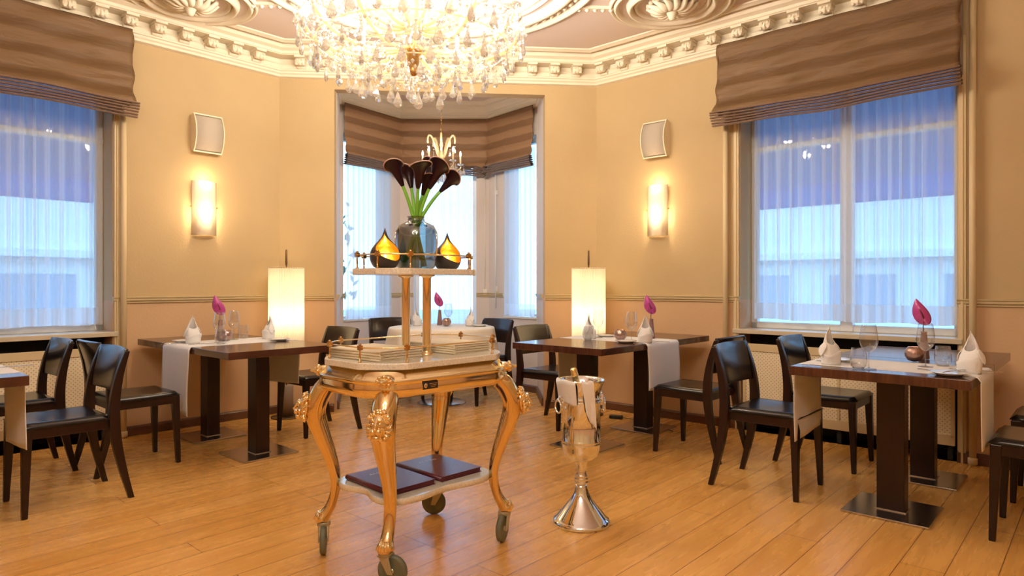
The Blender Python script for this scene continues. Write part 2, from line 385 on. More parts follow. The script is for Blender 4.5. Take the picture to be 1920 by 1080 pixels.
# floor and ceiling
fl = MB(); fl.prism([(-6, -4), (5.5, -4), (5.5, 8.6), (-6, 8.6)], -.06, 0); struct(fl.build('floor', 'floor'))
ce = MB(); ce.prism([(-6, -4), (5.5, -4), (5.5, 8.6), (-6, 8.6)], CEIL, CEIL+.1); struct(ce.build('ceiling', 'ceil'))

# cornice
prof = [(0, 3.005), (.035, 3.012), (.035, 3.03), (.05, 3.04), (.05, 3.055), (.062, 3.06), (.062, 3.072), (.055, 3.08), (.055, 3.11), (.066, 3.118), (.028, 3.125), (.028, 3.168), (.155, 3.168), (.155, 3.172), (.165, 3.178), (.165, 3.20), (.18, 3.207), (.20, 3.215), (.215, 3.235), (.215, CEIL), (0, CEIL)]
cor = struct(sweep(ROOM, prof, True).build('trim_1', 'plaster'))
fr = struct(sweep(ROOM, [(.25, CEIL), (.255, 3.232), (.28, 3.228), (.30, 3.236), (.315, 3.240), (.32, CEIL)], True).build('trim_2', 'plaster'))
# modillions: scrolled brackets with a little face
def modillion():
    m = MB(); m.box((0, .065, .036), (.054, .11, .012)); m.box((0, .05, .020), (.046, .08, .024))
    m.tube([(-.026, .085, .008), (.026, .085, .008)], .022, 10); m.tube([(-.024, .03, -.006), (.024, .03, -.006)], .016, 8)
    for x in (-.014, .014): m.ball((x, .106, .016), .008, 6, 4)
    for x in (-.018, 0, .018): m.ball((x, .104, -.006), .008, 6, 4)
    m.box((0, .108, .002), (.008, .014, .022))
    return m
mo = modillion().build('modillion', 'plaster', cor); first = True
def place_modillions(P, Q, s0, s1, step, rev=False):
    global first
    u = (V2(Q)-V2(P)).normalized(); nn = inward(P, Q); ang = math.atan2(-nn.x, nn.y)
    s = s0
    while s < s1:
        p = along(P, Q, s, .028)
        o = mo if first else mo.copy()
        if not first: C.objects.link(o)
        first = False
        o.location = (p.x, p.y, 3.105); o.rotation_euler = (0, 0, ang); o.scale = (1.6, 1.12, 1.5); s += step
place_modillions(A, B, .21, LB-.1, .2065)
place_modillions(B, Cc, .131, LR-.1, .2145)
place_modillions(Hh, A, (LL-.147) % .2-.0 + .1, LL-.1, .2)
# chair rail and baseboard
rp = [(0, 1.008), (.012, 1.012), (.012, 1.022), (.022, 1.03), (.022, 1.044), (.028, 1.05), (.028, 1.058), (0, 1.06)]
bp_ = [(0, .0), (.02, .0), (.02, .062), (.012, .072), (0, .074)]
def pts(*a): return [tuple(x) for x in a]
sL0 = along(Hh, A, nl1); sL1 = along(Hh, A, nl0); oL = along(A, B, .485); oR = along(A, B, 2.409); sR0 = along(B, Cc, nr0); sR1 = along(B, Cc, nr1)
for k, path in enumerate([pts(sL0, A, oL), pts(oR, B, sR0), pts(sR1, Cc, D, E_, Fp, G, Hh, sL1)]):
    struct(sweep(path, rp).build('trim_%d' % (3+k), 'rail'))
    struct(sweep(path, bp_).build('baseboard_%s' % ('left', 'right', 'rear')[k], 'base'))
# ceiling relief: rings and medallions
def ring(m, c, R, rr, zz=.028, seg=64):
    n = [(R-rr, CEIL+.001), (R-rr*.8, CEIL-zz*.5), (R-rr*.3, CEIL-zz), (R+rr*.3, CEIL-zz), (R+rr*.8, CEIL-zz*.5), (R+rr, CEIL+.001)]
    m.lathe([(r, z) for r, z in n], seg, (c[0], c[1], 0), cap=False)
RC = (-.375, 4.45)
m = MB()
for R, rr, zz in ((1.20, .03, .035), (1.05, .055, .05), (.92, .018, .03), (.86, .018, .03), (.55, .03, .03)): ring(m, RC, R, rr, zz, 96)
for k in range(84):
    a = 2*PI*k/84; m.ball((RC[0]+1.125*math.cos(a), RC[1]+1.125*math.sin(a), CEIL-.008), .024, 8, 5)
struct(m.build('trim_6', 'plaster'))
def medallion(name, c):
    m = MB()
    for R, rr, zz in ((.45, .016, .025), (.415, .02, .035), (.31, .028, .05), (.265, .015, .03)): ring(m, c, R, rr, zz)
    rnd = random.Random(3)
    for k in range(14):
        a = 2*PI*k/14; m.tube(bez([(c[0]+.05*math.cos(a), c[1]+.05*math.sin(a), CEIL-.06), (c[0]+.12*math.cos(a+.5), c[1]+.12*math.sin(a+.5), CEIL-.08), (c[0]+.19*math.cos(a), c[1]+.19*math.sin(a), CEIL-.02)], 6), [.022, .026, .028, .026, .022, .016, .008], 6)
        m.ball((c[0]+.17*math.cos(a+.2), c[1]+.17*math.sin(a+.2), CEIL-.012), .024, 8, 5)
    m.lathe([(.001, CEIL-.13), (.02, CEIL-.125), (.03, CEIL-.10), (.045, CEIL-.07), (.09, CEIL-.04), (.11, CEIL)], 16, (c[0], c[1], 0))
    struct(m.build(name, 'plaster'))
medallion('trim_7', (1.43, 4.83)); medallion('trim_8', (-2.12, 4.93))
m = MB()
def bar(a, b, w=.05, h=.022, beads=True):
    a, b = Vector((*a, 0)), Vector((*b, 0)); d = (b-a); L = d.length; ang = math.atan2(d.y, d.x); c = (a+b)/2
    m.box((c.x, c.y, CEIL-h/2), (L, w, h), ang)
    if beads:
        n = int(L/.055)
        for k in range(n):
            p = a.lerp(b, (k+.5)/n); m.ball((p.x, p.y, CEIL-h-.002), .016, 8, 5)
bar((.72, 4.93), (1.02, 4.93)); bar((-1.46, 4.98), (-1.72, 4.98))
bar((1.43, 4.36), (1.43, 3.2)); bar((-2.12, 4.45), (-2.12, 3.2))
struct(m.build('trim_9', 'plaster'))

# ---------------------------------------------------------------- bay
JL0 = (-1.318, 6.14); JL1 = (-1.463, 6.948); BL = (-.924, 7.664); BR = (.106, 7.613); JR1 = (.612, 6.95); JR0 = (.605, 6.22)
def bwall(name, P, Q, holes=(), t=.2, z1=CEIL+.02): return wall(name, P, Q, holes, t, z1, 'bayw')
bwall('wall_bay_jamb_left', JL0, JL1, t=.3); bwall('wall_bay_jamb_right', JR1, JR0, t=.3)
BWZ0, BWZ1 = .76, 2.75
bwall('wall_bay_left', JL1, BL, [(.05, .73, BWZ0, BWZ1)]); bwall('wall_bay_back', BL, BR, [(.16, .885, .66, BWZ1)])
LBR = (V2(JR1)-V2(BR)).length
bwall('wall_bay_right', BR, JR1, [(LBR-.56, LBR-.02, BWZ0+.02, BWZ1)])
bp2 = [(0, 3.035), (.02, 3.04), (.02, 3.10), (.035, 3.11), (.035, 3.125), (.05, 3.13), (.06, 3.17), (.085, 3.19), (.085, 3.205), (.10, 3.21), (.115, 3.235), (.115, CEIL), (0, CEIL)]
struct(sweep(pts(JL0, JL1, BL, BR, JR1, JR0), bp2).build('trim_10', 'plaster'))
struct(sweep(pts(JL0, JL1, BL, BR, JR1, JR0), bp_).build('baseboard_bay', 'base'))
lb = lambda s: along(BL, BR, s)
struct(sweep(pts(JL0, JL1, along(JL1, BL, .05)), rp).build('trim_11', 'rail'))
struct(sweep(pts(along(JL1, BL, .73), BL, lb(.16)), rp).build('trim_12', 'rail'))
struct(sweep(pts(lb(.885), BR, along(BR, JR1, LBR-.56)), rp).build('trim_13', 'rail'))
struct(sweep(pts(JR1, JR0), rp).build('trim_14', 'rail'))

# windows: frame, mullion and pane set into the hole
def window(name, P, Q, s0, s1, z0, z1, depth, nm=1, transom=None, fw=.05):
    u = (V2(Q)-V2(P)).normalized(); n = -inward(P, Q); ang = math.atan2(u.y, u.x); L = s1-s0
    o = bpy.data.objects.new(name, None); C.objects.link(o); struct(o)
    p = V2(P)+u*s0+n*depth; o.location = (p.x, p.y, z0); o.rotation_euler = (0, 0, ang); h = z1-z0
    m = MB(); m.box((fw/2, 0, h/2), (fw, .06, h)); m.box((L-fw/2, 0, h/2), (fw, .06, h)); m.box((L/2, 0, fw/2), (L, .06, fw)); m.box((L/2, 0, h-fw/2), (L, .06, fw))
    for k in range(1, nm): m.box((L*k/nm, -.005, h/2), (.09, .07, h))
    if transom: m.box((L/2, -.003, transom), (L, .066, .04))
    m.build('window_frame', 'frame', o, bevel=.005)
    m = MB(); m.box((L/2, .005, h/2), (L-.02, .006, h-.02)); m.build('pane', 'pane', o)
    return o
window('window_1', Hh, A, nl0, nl1, .80, NZ, .25, 2, 1.45)
window('window_2', B, Cc, nr0, nr1, .80, NZ, .25, 2, 1.45)
window('window_3', JL1, BL, .05, .73, BWZ0, BWZ1, .15)
window('window_4', BL, BR, .16, .885, .66, BWZ1, .13)
window('window_5', BR, JR1, LBR-.56, LBR-.02, BWZ0+.02, BWZ1, .15)
# sills, radiator covers, casings
def sill(name, P, Q, s0, s1, z0, z1, y0, y1, mat='sill'):
    u = (V2(Q)-V2(P)).normalized(); n = -inward(P, Q); p, q = V2(P)+u*s0, V2(P)+u*s1; m = MB()
    a, b, c, d = p+n*y0, q+n*y0, q+n*y1, p+n*y1
    m.hexa([(*a, z0), (*b, z0), (*c, z0), (*d, z0), (*a, z1), (*b, z1), (*c, z1), (*d, z1)])
    return m.build(name, mat, bevel=.004)
for k, (P, Q, a, b, lab) in enumerate([(Hh, A, nl0, nl1, 'left'), (B, Cc, nr0, nr1, 'right')]):
    struct(sill('trim_%d' % (15+k), P, Q, a-.04 if k == 0 else a-.05, b+.03, .765, .80, -.035, .30))
    struct(sill('trim_%d' % (17+k), P, Q, a, b, 0, .765, .19, .31, 'black'))
    u = (V2(Q)-V2(P)).normalized(); n = -inward(P, Q); ang = math.atan2(u.y, u.x)
    p = V2(P)+u*(a+.015)+n*.02; L = b-a-.03
    t = thing('radiator_cover', 'cream perforated radiator cover below the %s window, above a dark floor gap' % lab, 'radiator cover', (p.x, p.y, .095), ang, 'radiator covers')
    m = MB(); m.box((L/2, 0, .56), (L, .018, .06)); m.box((L/2, 0, .035), (L, .018, .07)); m.box((.012, 0, .30), (.024, .018, .5)); m.box((L-.012, 0, .30), (.024, .018, .5))
    m.box((L/2, 0, .30), (.02, .018, .5)); m.build('frame', 'trim', t, bevel=.003)
    m = MB(); m.box((L/2, .004, .30), (L-.02, .01, .49)); m.build('perforated_panel', 'perf', t)
    for x in (.03, L/2, L-.03): MB().box((x, .03, -.0475), (.03, .03, .095)).build('foot', 'black', t)
    # casing strip beside niche
    for j, s in enumerate((a-.028, b+.028)):
        q = along(P, Q, s, .008); m = MB(); m.box((q.x, q.y, NZ/2+.02), (.042, .016, NZ+.04), ang)
        q = along(P, Q, s, .018); m.box((q.x, q.y, NZ/2+.02), (.014, .01, NZ+.04), ang); struct(m.build('trim_%d' % (19+2*k+j), 'trim', bevel=.003))
for nme, P, Q, a, b, z in (('trim_23', JL1, BL, .05, .73, BWZ0), ('trim_24', BL, BR, .16, .885, .66), ('trim_25', BR, JR1, LBR-.56, LBR-.02, BWZ0+.02)):
    struct(sill(nme, P, Q, a, b, z-.0, z+.025, -.015, .12, 'frame'))

# pipes
def pipe(P, Q, s, lab, z0=0.0, z1=3.0, r=.02, valve=True):
    q = along(P, Q, s, .045); t = thing('heating_pipe', lab, 'pipe', (q.x, q.y, 0), 0, 'heating pipes')
    m = MB(); m.tube([(0, 0, z0), (0, 0, z1)], r, 12); m.build('pipe', 'trim', t)
    for z in (.03, .62): MB().lathe([(r, z-.022), (r+.007, z-.018), (r+.007, z+.018), (r, z+.022)], 12).build('collar', 'trim', t)
    return t
pipe(Hh, A, LL-1.275, 'cream vertical heating pipe right of the left window')
pipe(B, Cc, 1.283, 'cream vertical heating pipe left of the right window')
pipe(B, Cc, 2.921, 'cream vertical heating pipe at the right end of the right window')

# ---------------------------------------------------------------- roman blinds
def roman_blind(P, Q, s0, s1, lab, off=.12, zt=3.06, zb=2.40, mat='blind'):
    u = (V2(Q)-V2(P)).normalized(); n = inward(P, Q); ang = math.atan2(u.y, u.x); p = V2(P)+u*s0+n*off; L = s1-s0
    t = thing('roman_blind', lab, 'blind', (p.x, p.y, 0), ang, 'brown roman blinds')
    rnd = random.Random(int(s0*100))
    ph = [rnd.uniform(0, 6) for _ in range(8)]
    def f(a, b):   # local -y is into room
        x = a*L; z = zt-(zt-zb-.10)*b
        y = -.012*math.sin(b*PI*7+.5*math.sin(a*3+ph[0]))*(.4+.6*b) - .008*math.sin(a*9+ph[1]+b*4)*b - .05*b**3 - .006*math.sin(a*23+b*17+ph[2])
        if b > .86: y -= .035*(b-.86)/.14
        x += .008*math.sin(b*14+ph[3])*(1 if a > .5 else -1)*abs(2*a-1)**6
        z += .008*math.sin(a*5+ph[4])*b
        return (x, y, z)
    MB().grid(f, 60, 50).build('fabric', mat, t, thick=.004)
    m = MB()
    for k in range(6):
        zz = zb+.100-.019*k; dy = -.085+.008*k
        def g(a, c, zz=zz, dy=dy, k=k):
            x = -.012+a*(L+.024); w = .010*math.sin(a*5+ph[4])+.008*math.sin(a*11+ph[5])*math.exp(-((a-.45)/.2)**2)
            an = c*2*PI; return (x, dy+.03*math.cos(an)-.008*math.sin(a*13+k), zz+w+.0085*math.sin(an)+.006*math.cos(an))
        m.grid(g, 40, 9)
    m.build('stacked_folds', 'fold', t)
    for x in (.004, L-.004): MB().box((x, off/2-.012, (zt+zb+.1)/2), (.006, off-.03, zt-zb-.1)).build('side_return', 'fold', t)
    return t
roman_blind(Hh, A, nl0-.09, nl1+.10, 'wide brown taffeta roman blind over the left window')
roman_blind(B, Cc, nr0-.14, nr1+.035, 'wide brown taffeta roman blind over the right window')
# bay blind: one continuous piece over three bay walls
def poly_at(path, d):
    for i in range(len(path)-1):
        L = (V2(path[i+1])-V2(path[i])).length
        if d <= L or i == len(path)-2:
            u = (V2(path[i+1])-V2(path[i]))/L; return V2(path[i])+u*d, inward(path[i], path[i+1])
        d -= L
def inset(path, o):
    out = []
    for i in range(len(path)):
        if 0 < i < len(path)-1:
            a = inward(path[i-1], path[i]); b = inward(path[i], path[i+1]); h = (a+b)/(1+a.dot(b))
        elif i == 0: h = inward(path[0], path[1])
        else: h = inward(path[-2], path[-1])
        out.append(tuple(V2(path[i])+h*o))
    return out
bpth = inset([JL1, BL, BR, JR1], .05); bl = sum((V2(bpth[i+1])-V2(bpth[i])).length for i in range(3))
Lc = [(V2(bpth[i+1])-V2(bpth[i])).length for i in range(3)]; c1, c2 = Lc[0]/bl, (Lc[0]+Lc[1])/bl
t = thing('roman_blind', 'striped brown roman blind wrapping the three sides of the bay', 'blind', (0, 0, 0), 0, 'brown roman blinds')
def f(a, b):
    d = .02+(bl-.04)*a; p, n = poly_at(bpth, d)
    k = max(math.exp(-((a-c1)/.03)**2), math.exp(-((a-c2)/.03)**2))
    o = .010*math.sin(b*PI*6)*(.4+b) + .03*b**3 + .02*k*math.sin(b*22) + (.03*(b-.86)/.14 if b > .86 else 0)
    p = p+n*o; return (p.x, p.y, 3.055-(3.055-2.50)*b-.01*k*b)
MB().grid(f, 110, 40).build('fabric', 'bblind', t, thick=.003)
m = MB()
for k in range(6):
    def g(a, c, k=k):
        d = bl*a; p, n = poly_at(bpth, d); kk = max(math.exp(-((a-c1)/.05)**2), math.exp(-((a-c2)/.05)**2)); an = c*2*PI
        p = p+n*(.055-.005*k+.028*math.cos(an)+.012*kk*math.sin(a*160+k)); return (p.x, p.y, 2.505-.018*k+.009*math.sin(an)-.02*kk+.012*kk*math.sin(a*90+k*2)+.004*math.sin(a*20+k))
    m.grid(g, 120, 9)
m.build('stacked_folds', 'fold', t)

# ---------------------------------------------------------------- sheer curtains
def curtain(P, Q, s0, s1, z0, z1, off, lab, amp=.022, n=24, mat='sheer', seed=1, flare=0):
    u = (V2(Q)-V2(P)).normalized(); nn = inward(P, Q); ang = math.atan2(u.y, u.x); p = V2(P)+u*s0+nn*off; L = s1-s0
    t = thing('sheer_curtain', lab, 'curtain', (p.x, p.y, z0), ang, 'white sheer curtains')
    rnd = random.Random(seed); w = [rnd.uniform(.6, 1.4) for _ in range(n)]; tot = sum(w); ed = [0]
    for q in w: ed.append(ed[-1]+q/tot)
    sh = [rnd.uniform(.5, 1.3) for _ in range(n)]
    def prof(a):
        for i in range(n):
            if a <= ed[i+1]+1e-9:
                c = (a-ed[i])/(ed[i+1]-ed[i]); return sh[i]*max(0,math.sin(PI*min(1,max(0,c))))**1.5*(1 if i % 2 else -.7)
        return 0
    def yy(a, h): return amp*prof(a)*(.65+.35*(1-h))
    def f(a, b): h = b; return (a*L+flare*(a-.5)*(1-h), yy(a, h), .13+(z1-z0-.13)*b)
    MB().grid(f, n*12, 8).build('voile', mat, t)
    def g(a, b): return (a*L+flare*(a-.5), yy(a, 0), .006*math.sin(a*19)+(.13-.006*math.sin(a*19))*b)
    MB().grid(g, n*12, 3).build('hem', 'hem', t)
    return t
curtain(Hh, A, nl0+.05, nl1-.05, .85, 2.66, -.16, 'white sheer curtain hanging in the left window', .026, 34, seed=3)
curtain(B, Cc, nr0+.05, nr1-.03, .875, 2.66, -.16, 'white sheer curtain hanging in the right window', .026, 34, seed=5)
curtain(JL1, BL, .055, .735, .785, 2.62, .025, 'left sheer curtain of the bay, full width', .016, 18, 'sheer2', 7)
curtain(BL, BR, .30, .83, .68, 2.62, .025, 'middle sheer curtain of the bay behind the round table', .016, 14, 'sheer2', 9)
curtain(BR, JR1, LBR-.53, LBR-.02, .81, 2.62, .02, 'narrow sheer curtain on the right side of the bay', .014, 12, 'sheer2', 11)

# ---------------------------------------------------------------- outside
m = MB(); m.prism([(-40, -30), (40, -30), (40, 60), (-40, 60)], -1.2, -1.1); struct(m.build('ground', 'ground'))
def facade(P, Q, dist, lab, h=3.8, a0=-4, a1=9, seed=1):
    u = (V2(Q)-V2(P)).normalized(); n = -inward(P, Q); ang = math.atan2(u.y, u.x); p = V2(P)+u*a0+n*dist; L = a1-a0
    t = thing('building', lab, 'building', (p.x, p.y, -1.1), ang, 'white buildings across the street')
    m = MB(); m.box((L/2, 1.5, h/2), (L, 3, h)); m.build('wall', 'facade', t)
    m = MB()
    for z in (1.35, 2.75): m.box((L/2, -.1, z), (L, .2, .12))
    m.build('ledge', 'facade', t)
    k = 0; x = .5
    while x < L-1.4:
        for z in (.9, 2.05):
            f = MB(); f.box((x+.6, -.01, z), (1.0, .05, .75)); f.build('window', 'fwin', t)
        x += 1.7
    m = MB(); m.box((L/2, 1.4, h+.08), (L+.3, 3.3, .16)); m.build('roof', 'facade', t)
facade(B, Cc, 7, 'white low building seen through the right window curtain')
facade(Hh, A, 7, 'white low building seen through the left window curtain')
def awning(P, Q, s0, s1, lab, out=2.0, zi=2.85, zo=2.25):
    u = (V2(Q)-V2(P)).normalized(); n = -inward(P, Q); ang = math.atan2(u.y, u.x); p = V2(P)+u*s0+n*.36; L = s1-s0
    t = thing('awning', lab, 'awning', (p.x, p.y, 0), ang, 'dark awnings outside')
    m = MB(); m.hexa([(0, 0, zi-.02), (L, 0, zi-.02), (L, out, zo-.02), (0, out, zo-.02), (0, 0, zi), (L, 0, zi), (L, out, zo), (0, out, zo)]); m.build('canvas', 'awn', t)
    m = MB(); m.box((L/2, out, zo-.12), (L, .02, .25)); m.build('valance', 'awn', t)
    for x in (.1, L-.1): MB().tube([(x, 0, zi-.6), (x, out-.05, zo-.06)], .018, 8).build('arm', 'frame', t)
awning(B, Cc, nr0-1.6, nr1+1.6, 'dark blue awning outside the right window')
awning(Hh, A, nl0-1.6, nl1+1.6, 'dark blue awning outside the left window')
# PART2

# ---------------------------------------------------------------- tables
def make_table(label, loc, group, half=.383):
    t = thing('dining_table', label, 'table', loc, PI/4, group)
    MB().box((0, 0, .7175), (half*2-.004, half*2-.004, .045)).build('tabletop', 'ttop', t, bevel=.003)
    MB().box((0, 0, .353), (.095, .125, .685)).build('post', 'wood', t, bevel=.003)
    MB().box((0, 0, .0065), (.385, .385, .011)).build('base_plate', 'steel', t, bevel=.002)
    MB().box((0, 0, .014), (.11, .14, .006)).build('mounting_plate', 'steel', t)
    return t
TL1, TL2 = (-1.51, 4.57), (-2.052, 5.112)
TR1, TR2 = (.77, 4.68), (1.312, 5.222)
TF1, TF2 = (2.10, 3.25), (2.642, 3.792)
TN1, TN2 = (-2.57, 3.07), (-3.112, 3.612)
t0 = make_table('dark wood pedestal table nearer the trolley in the left pair of joined tables', (*TL1, 0), 'pedestal tables')
for (x, y), lab in ((TL2, 'dark wood pedestal table against the left wall, behind the left white runner'), (TR1, 'dark wood pedestal table right behind the champagne bucket'),
    (TR2, 'dark wood pedestal table against the right wall, beyond the white runner'), (TF1, 'dark wood pedestal table carrying the place settings at the far right'),
    (TF2, 'bare dark wood pedestal table joined behind the far right one'), (TN1, 'dark wood table cut off by the left edge of the photo'), (TN2, 'dark wood table beyond the cut off table at the left edge')):
    dup(t0, (x, y, 0), PI/4, lab)
# runners
def runner(cx, cy, ang, w, label, zb=(.36, .36), half=.383, seed=0):
    t = thing('table_runner', label, 'table runner', (cx, cy, 0), ang, 'white table runners')
    h = half+.004; T = .7405; L = [( -h-.012, zb[0]), (-h-.012, T-.02), (-h, T-.004), (-h+.012, T), (h-.012, T), (h, T-.004), (h+.012, T-.02), (h+.012, zb[1])]
    d = [0]
    for i in range(len(L)-1): d.append(d[-1]+math.dist(L[i], L[i+1]))
    rnd = random.Random(seed); p1, p2 = rnd.uniform(0, 6), rnd.uniform(0, 6)
    us = []
    for i in range(len(L)-1):
        k = 12 if i in (0, 6) else (20 if i == 3 else 1)
        us += [d[i]+(d[i+1]-d[i])*j/k for j in range(k)]
    us.append(d[-1]); vs = []; N = 17
    for u_ in us:
        for i in range(len(L)-1):
            if u_ <= d[i+1]+1e-9: break
        q = (u_-d[i])/(d[i+1]-d[i]); x = L[i][0]+(L[i+1][0]-L[i][0])*q; z = L[i][1]+(L[i+1][1]-L[i][1])*q
        for j in range(N):
            a = j/(N-1); y = (a-.5)*w; xx, zz = x, z
            if i in (0, 6):
                dep = max(0, (T-z)); sgn = -1 if i == 0 else 1
                xx += sgn*(.006*(math.sin(a*8+p1)+1)*dep*.8); y += (a-.5)*-.03*dep + .012*math.sin(dep*9+p2)
                zz += (a-.5)*.07*dep*(1 if i == 0 else -1)
            vs.append((xx, y, zz))
    n = len(us)
    m = MB(); m.add(vs, [(i*N+j, i*N+j+1, (i+1)*N+j+1, (i+1)*N+j) for i in range(n-1) for j in range(N-1)], True)
    m.build('cloth', 'linen', t, thick=.0022)
    return t
# local x = across the seats; runner runs along (1,1) on the left, (1,-1) on the right
runner((TL1[0]+TL2[0])/2, (TL1[1]+TL2[1])/2, PI/4, .45, 'white linen runner over the seam of the left pair of tables', (.30, .40), seed=1)
runner((TR1[0]+TR2[0])/2-.0, (TR1[1]+TR2[1])/2, -PI/4, .45, 'white linen runner over the seam of the tables behind the champagne bucket', (.40, .40), seed=2)
runner(TF1[0]-.02, TF1[1]-.02, -PI/4, .44, 'white linen runner under the place settings at the far right', (.34, .40), seed=3)
runner(TN1[0], TN1[1], PI/4, .44, 'white linen runner on the table cut off by the left edge', (.36, .36), seed=4)

# ---------------------------------------------------------------- chairs
def make_chair(label, loc, rz):            # faces local +x
    t = thing('dining_chair', label, 'chair', loc, rz, 'dark wooden dining chairs')
    def seatf(z0, z1, gx, fw, bw):
        return [(-.180-gx, -bw, z0), (.215+gx, -fw, z0), (.215+gx, fw, z0), (-.180-gx, bw, z0), (-.180-gx, -bw, z1), (.215+gx, -fw, z1), (.215+gx, fw, z1), (-.180-gx, bw, z1)]
    MB().hexa(seatf(.385, .435, -.004, .200, .210)).build('seat_frame', 'wood', t, bevel=.004)
    m = MB()
    def sf(a, b):
        x = -.180+.403*a; hw = .221-.02*a; y = (2*b-1)*hw
        e = min(a, 1-a, b, 1-b); return (x, y, .438+.022*min(1, e/.04)**.5-.006*math.sin(PI*a)*math.sin(PI*b))
    m.grid(sf, 17, 17); m.add(seatf(.436, .439, 0, .205, .225), [(3, 2, 1, 0)])
    m.build('seat', 'seat', t, thick=.003)
    for s in (-1, 1):
        y0, y1 = s*.198, s*.187
        def sec(x, y, z, a, b): return [(x-a, y-b, z), (x+a, y-b, z), (x+a, y+b, z), (x-a, y+b, z)]
        m = MB(); m.hexa(sec(.208, s*.200, 0, .013, .014)+sec(.195, s*.182, .434, .0225, .0225)); m.build('leg', 'wood', t, bevel=.004)
        # rear leg sweeps up into the back post
        st = [(-.262, .218, 0, .014, .013), (-.226, .216, .14, .018, .016), (-.194, .214, .30, .023, .018), (-.181, .213, .42, .026, .019), (-.184, .213, .54, .024, .018), (-.206, .213, .67, .019, .016), (-.243, .213, .792, .013, .012)]
        st = [(x, s*y, z, a, b) for x, y, z, a, b in st]
        xs = smooth_path([(x, y, z) for x, y, z, a, b in st], 4); aa = smooth_path([(a, b, 0) for x, y, z, a, b in st], 4)
        vs = []; 
        for p, q in zip(xs, aa): vs += sec(p.x, p.y, p.z, q.x, q.y)
        n = len(xs); fs = [(i*4+k, i*4+(k+1) % 4, (i+1)*4+(k+1) % 4, (i+1)*4+k) for i in range(n-1) for k in range(4)]+[(3, 2, 1, 0), tuple((n-1)*4+k for k in range(4))]
        MB().add(vs, fs).build('rear_leg', 'wood', t, bevel=.003)
    def bf(a, b):
        z = .575+.228*b; y = (2*a-1)*.214; x0 = interp([.54, .67, .81], [-.184, -.206, -.248], z)
        return (x0-.028*(1-(2*a-1)**2)+.004, y, z+.004*(1-(2*a-1)**2)*(1 if b > .5 else -1))
    MB().grid(bf, 15, 6).build('backrest', 'back', t, thick=.02, bevel=.003)
    return t
def ang(fx, fy): return math.atan2(fy, fx)
c0 = make_chair('dark wooden chair with a blue-lit seat, nearest the camera on the left', (-2.225, 3.622, 0), ang(-1, -1))
for x, y, fx, fy, lab in (
    (-2.84, 4.165, -1, -1, 'dark wooden chair by the left radiator cover, behind the blue-lit left chair'),
    (-2.24, 4.35, 1, 1, 'dark wooden chair facing the left runner, its back to the left window'),
    (-1.295, 5.275, -1, -1, 'dark wooden chair between the left pleated lamp and the trolley'),
    (-.84, 6.72, .42, -.9, 'dark wooden chair behind the trolley columns, left of the bay table'),
    (.00, 6.52, -.76, -.64, 'blue-lit dark chair right of the clothed bay table'),
    (.61, 5.43, 1, -1, 'dark wooden chair below the right pleated lamp, behind the champagne bucket'),
    (1.50, 4.48, -1, 1, 'dark wooden chair whose seat meets the hanging runner right of the champagne bucket'),
    (1.668, 3.692, 1, -1, 'dark wooden chair with blue-lit seat at the left end of the far right table'),
    (2.268, 4.18, 1, -1, 'dark wooden chair between the far right table and the right radiator cover'),
    (2.59, 2.84, -1, 1, 'dark wooden chair nearest the camera at the far right edge of the photo'),
    (3.10, 3.33, -1, 1, 'dark wooden chair at the right edge, behind the nearest right chair')):
    dup(c0, (x, y, 0), ang(fx, fy), lab)

# ---------------------------------------------------------------- round bay table
BT = (-.37, 6.43)
t = thing('round_table', 'round table under a cream cloth in the bay, on a chrome disc base', 'table', (*BT, 0))
MB().lathe([(.48, .70), (.49, .71), (.49, .725), (.48, .735)], 48).build('tabletop', 'ttop', t)
MB().lathe([(.04, .012), (.04, .70)], 20).build('column', 'steel', t)
MB().lathe([(.235, 0), (.235, .008), (.22, .014), (.001, .02)], 40).build('base_disc', 'steel', t)
t = thing('tablecloth', 'cream cloth draped over the round bay table', 'tablecloth', (*BT, 0))
def tcf(a, b):
    th = 2*PI*a
    if b < .4: r = .495*b/.4; z = .742
    elif b < .5: q = (b-.4)/.1; r = .495+.018*math.sin(q*PI/2); z = .742-.018*(1-math.cos(q*PI/2))
    else: q = (b-.5)/.5; r = .513+.035*q+.028*q*math.sin(th*10+.6*math.sin(th*3)); z = .724-.30*q+.02*q*math.cos(th*4)
    return (r*math.cos(th), r*math.sin(th), z)
MB().grid(tcf, 160, 24, closeu=True).build('cloth', 'cloth', t, thick=.002)

# ---------------------------------------------------------------- tableware
TOP = .7425
def make_napkin(label, loc, rz):
    t = thing('folded_napkin', label, 'napkin', loc, rz, 'standing folded napkins')
    def f(a, b):
        th = 2*PI*a; q = b; top = abs(math.cos(th/2))**2.6
        h = .10+.095*top; r = .038*(1-q**2.3*(.35+.62*top))+.004*math.sin(q*PI)
        return (r*math.cos(th)-.010*q*top+.014*q*q, r*1.2*math.sin(th)+.0025*math.sin(5*th+q*3)*q, h*q)
    MB().grid(f, 48, 16, closeu=True).build('peak', 'linen', t, thick=.003)
    def g(a, b):
        th = 2*PI*a; r = .041+.004*b+.003*math.sin(th*3+1)*b; hh = .060+.012*math.sin(th*2+.4)
        return (r*math.cos(th), r*1.12*math.sin(th), hh*b)
    MB().grid(g, 48, 6, closeu=True).build('cuff', 'linen', t, thick=.003)
    for s in (-1, 1):
        def w(a, b):
            wd = .036*math.sin(PI*(.25+.75*a))**.7
            return (.010+(b-.5)*wd*1.2, s*(.034+.036*a-.012*a*a), .098-.055*a**1.2+.012*math.sin(b*PI)*(1-a))
        MB().grid(w, 10, 7).build('flap', 'linen', t, thick=.003)
    return t
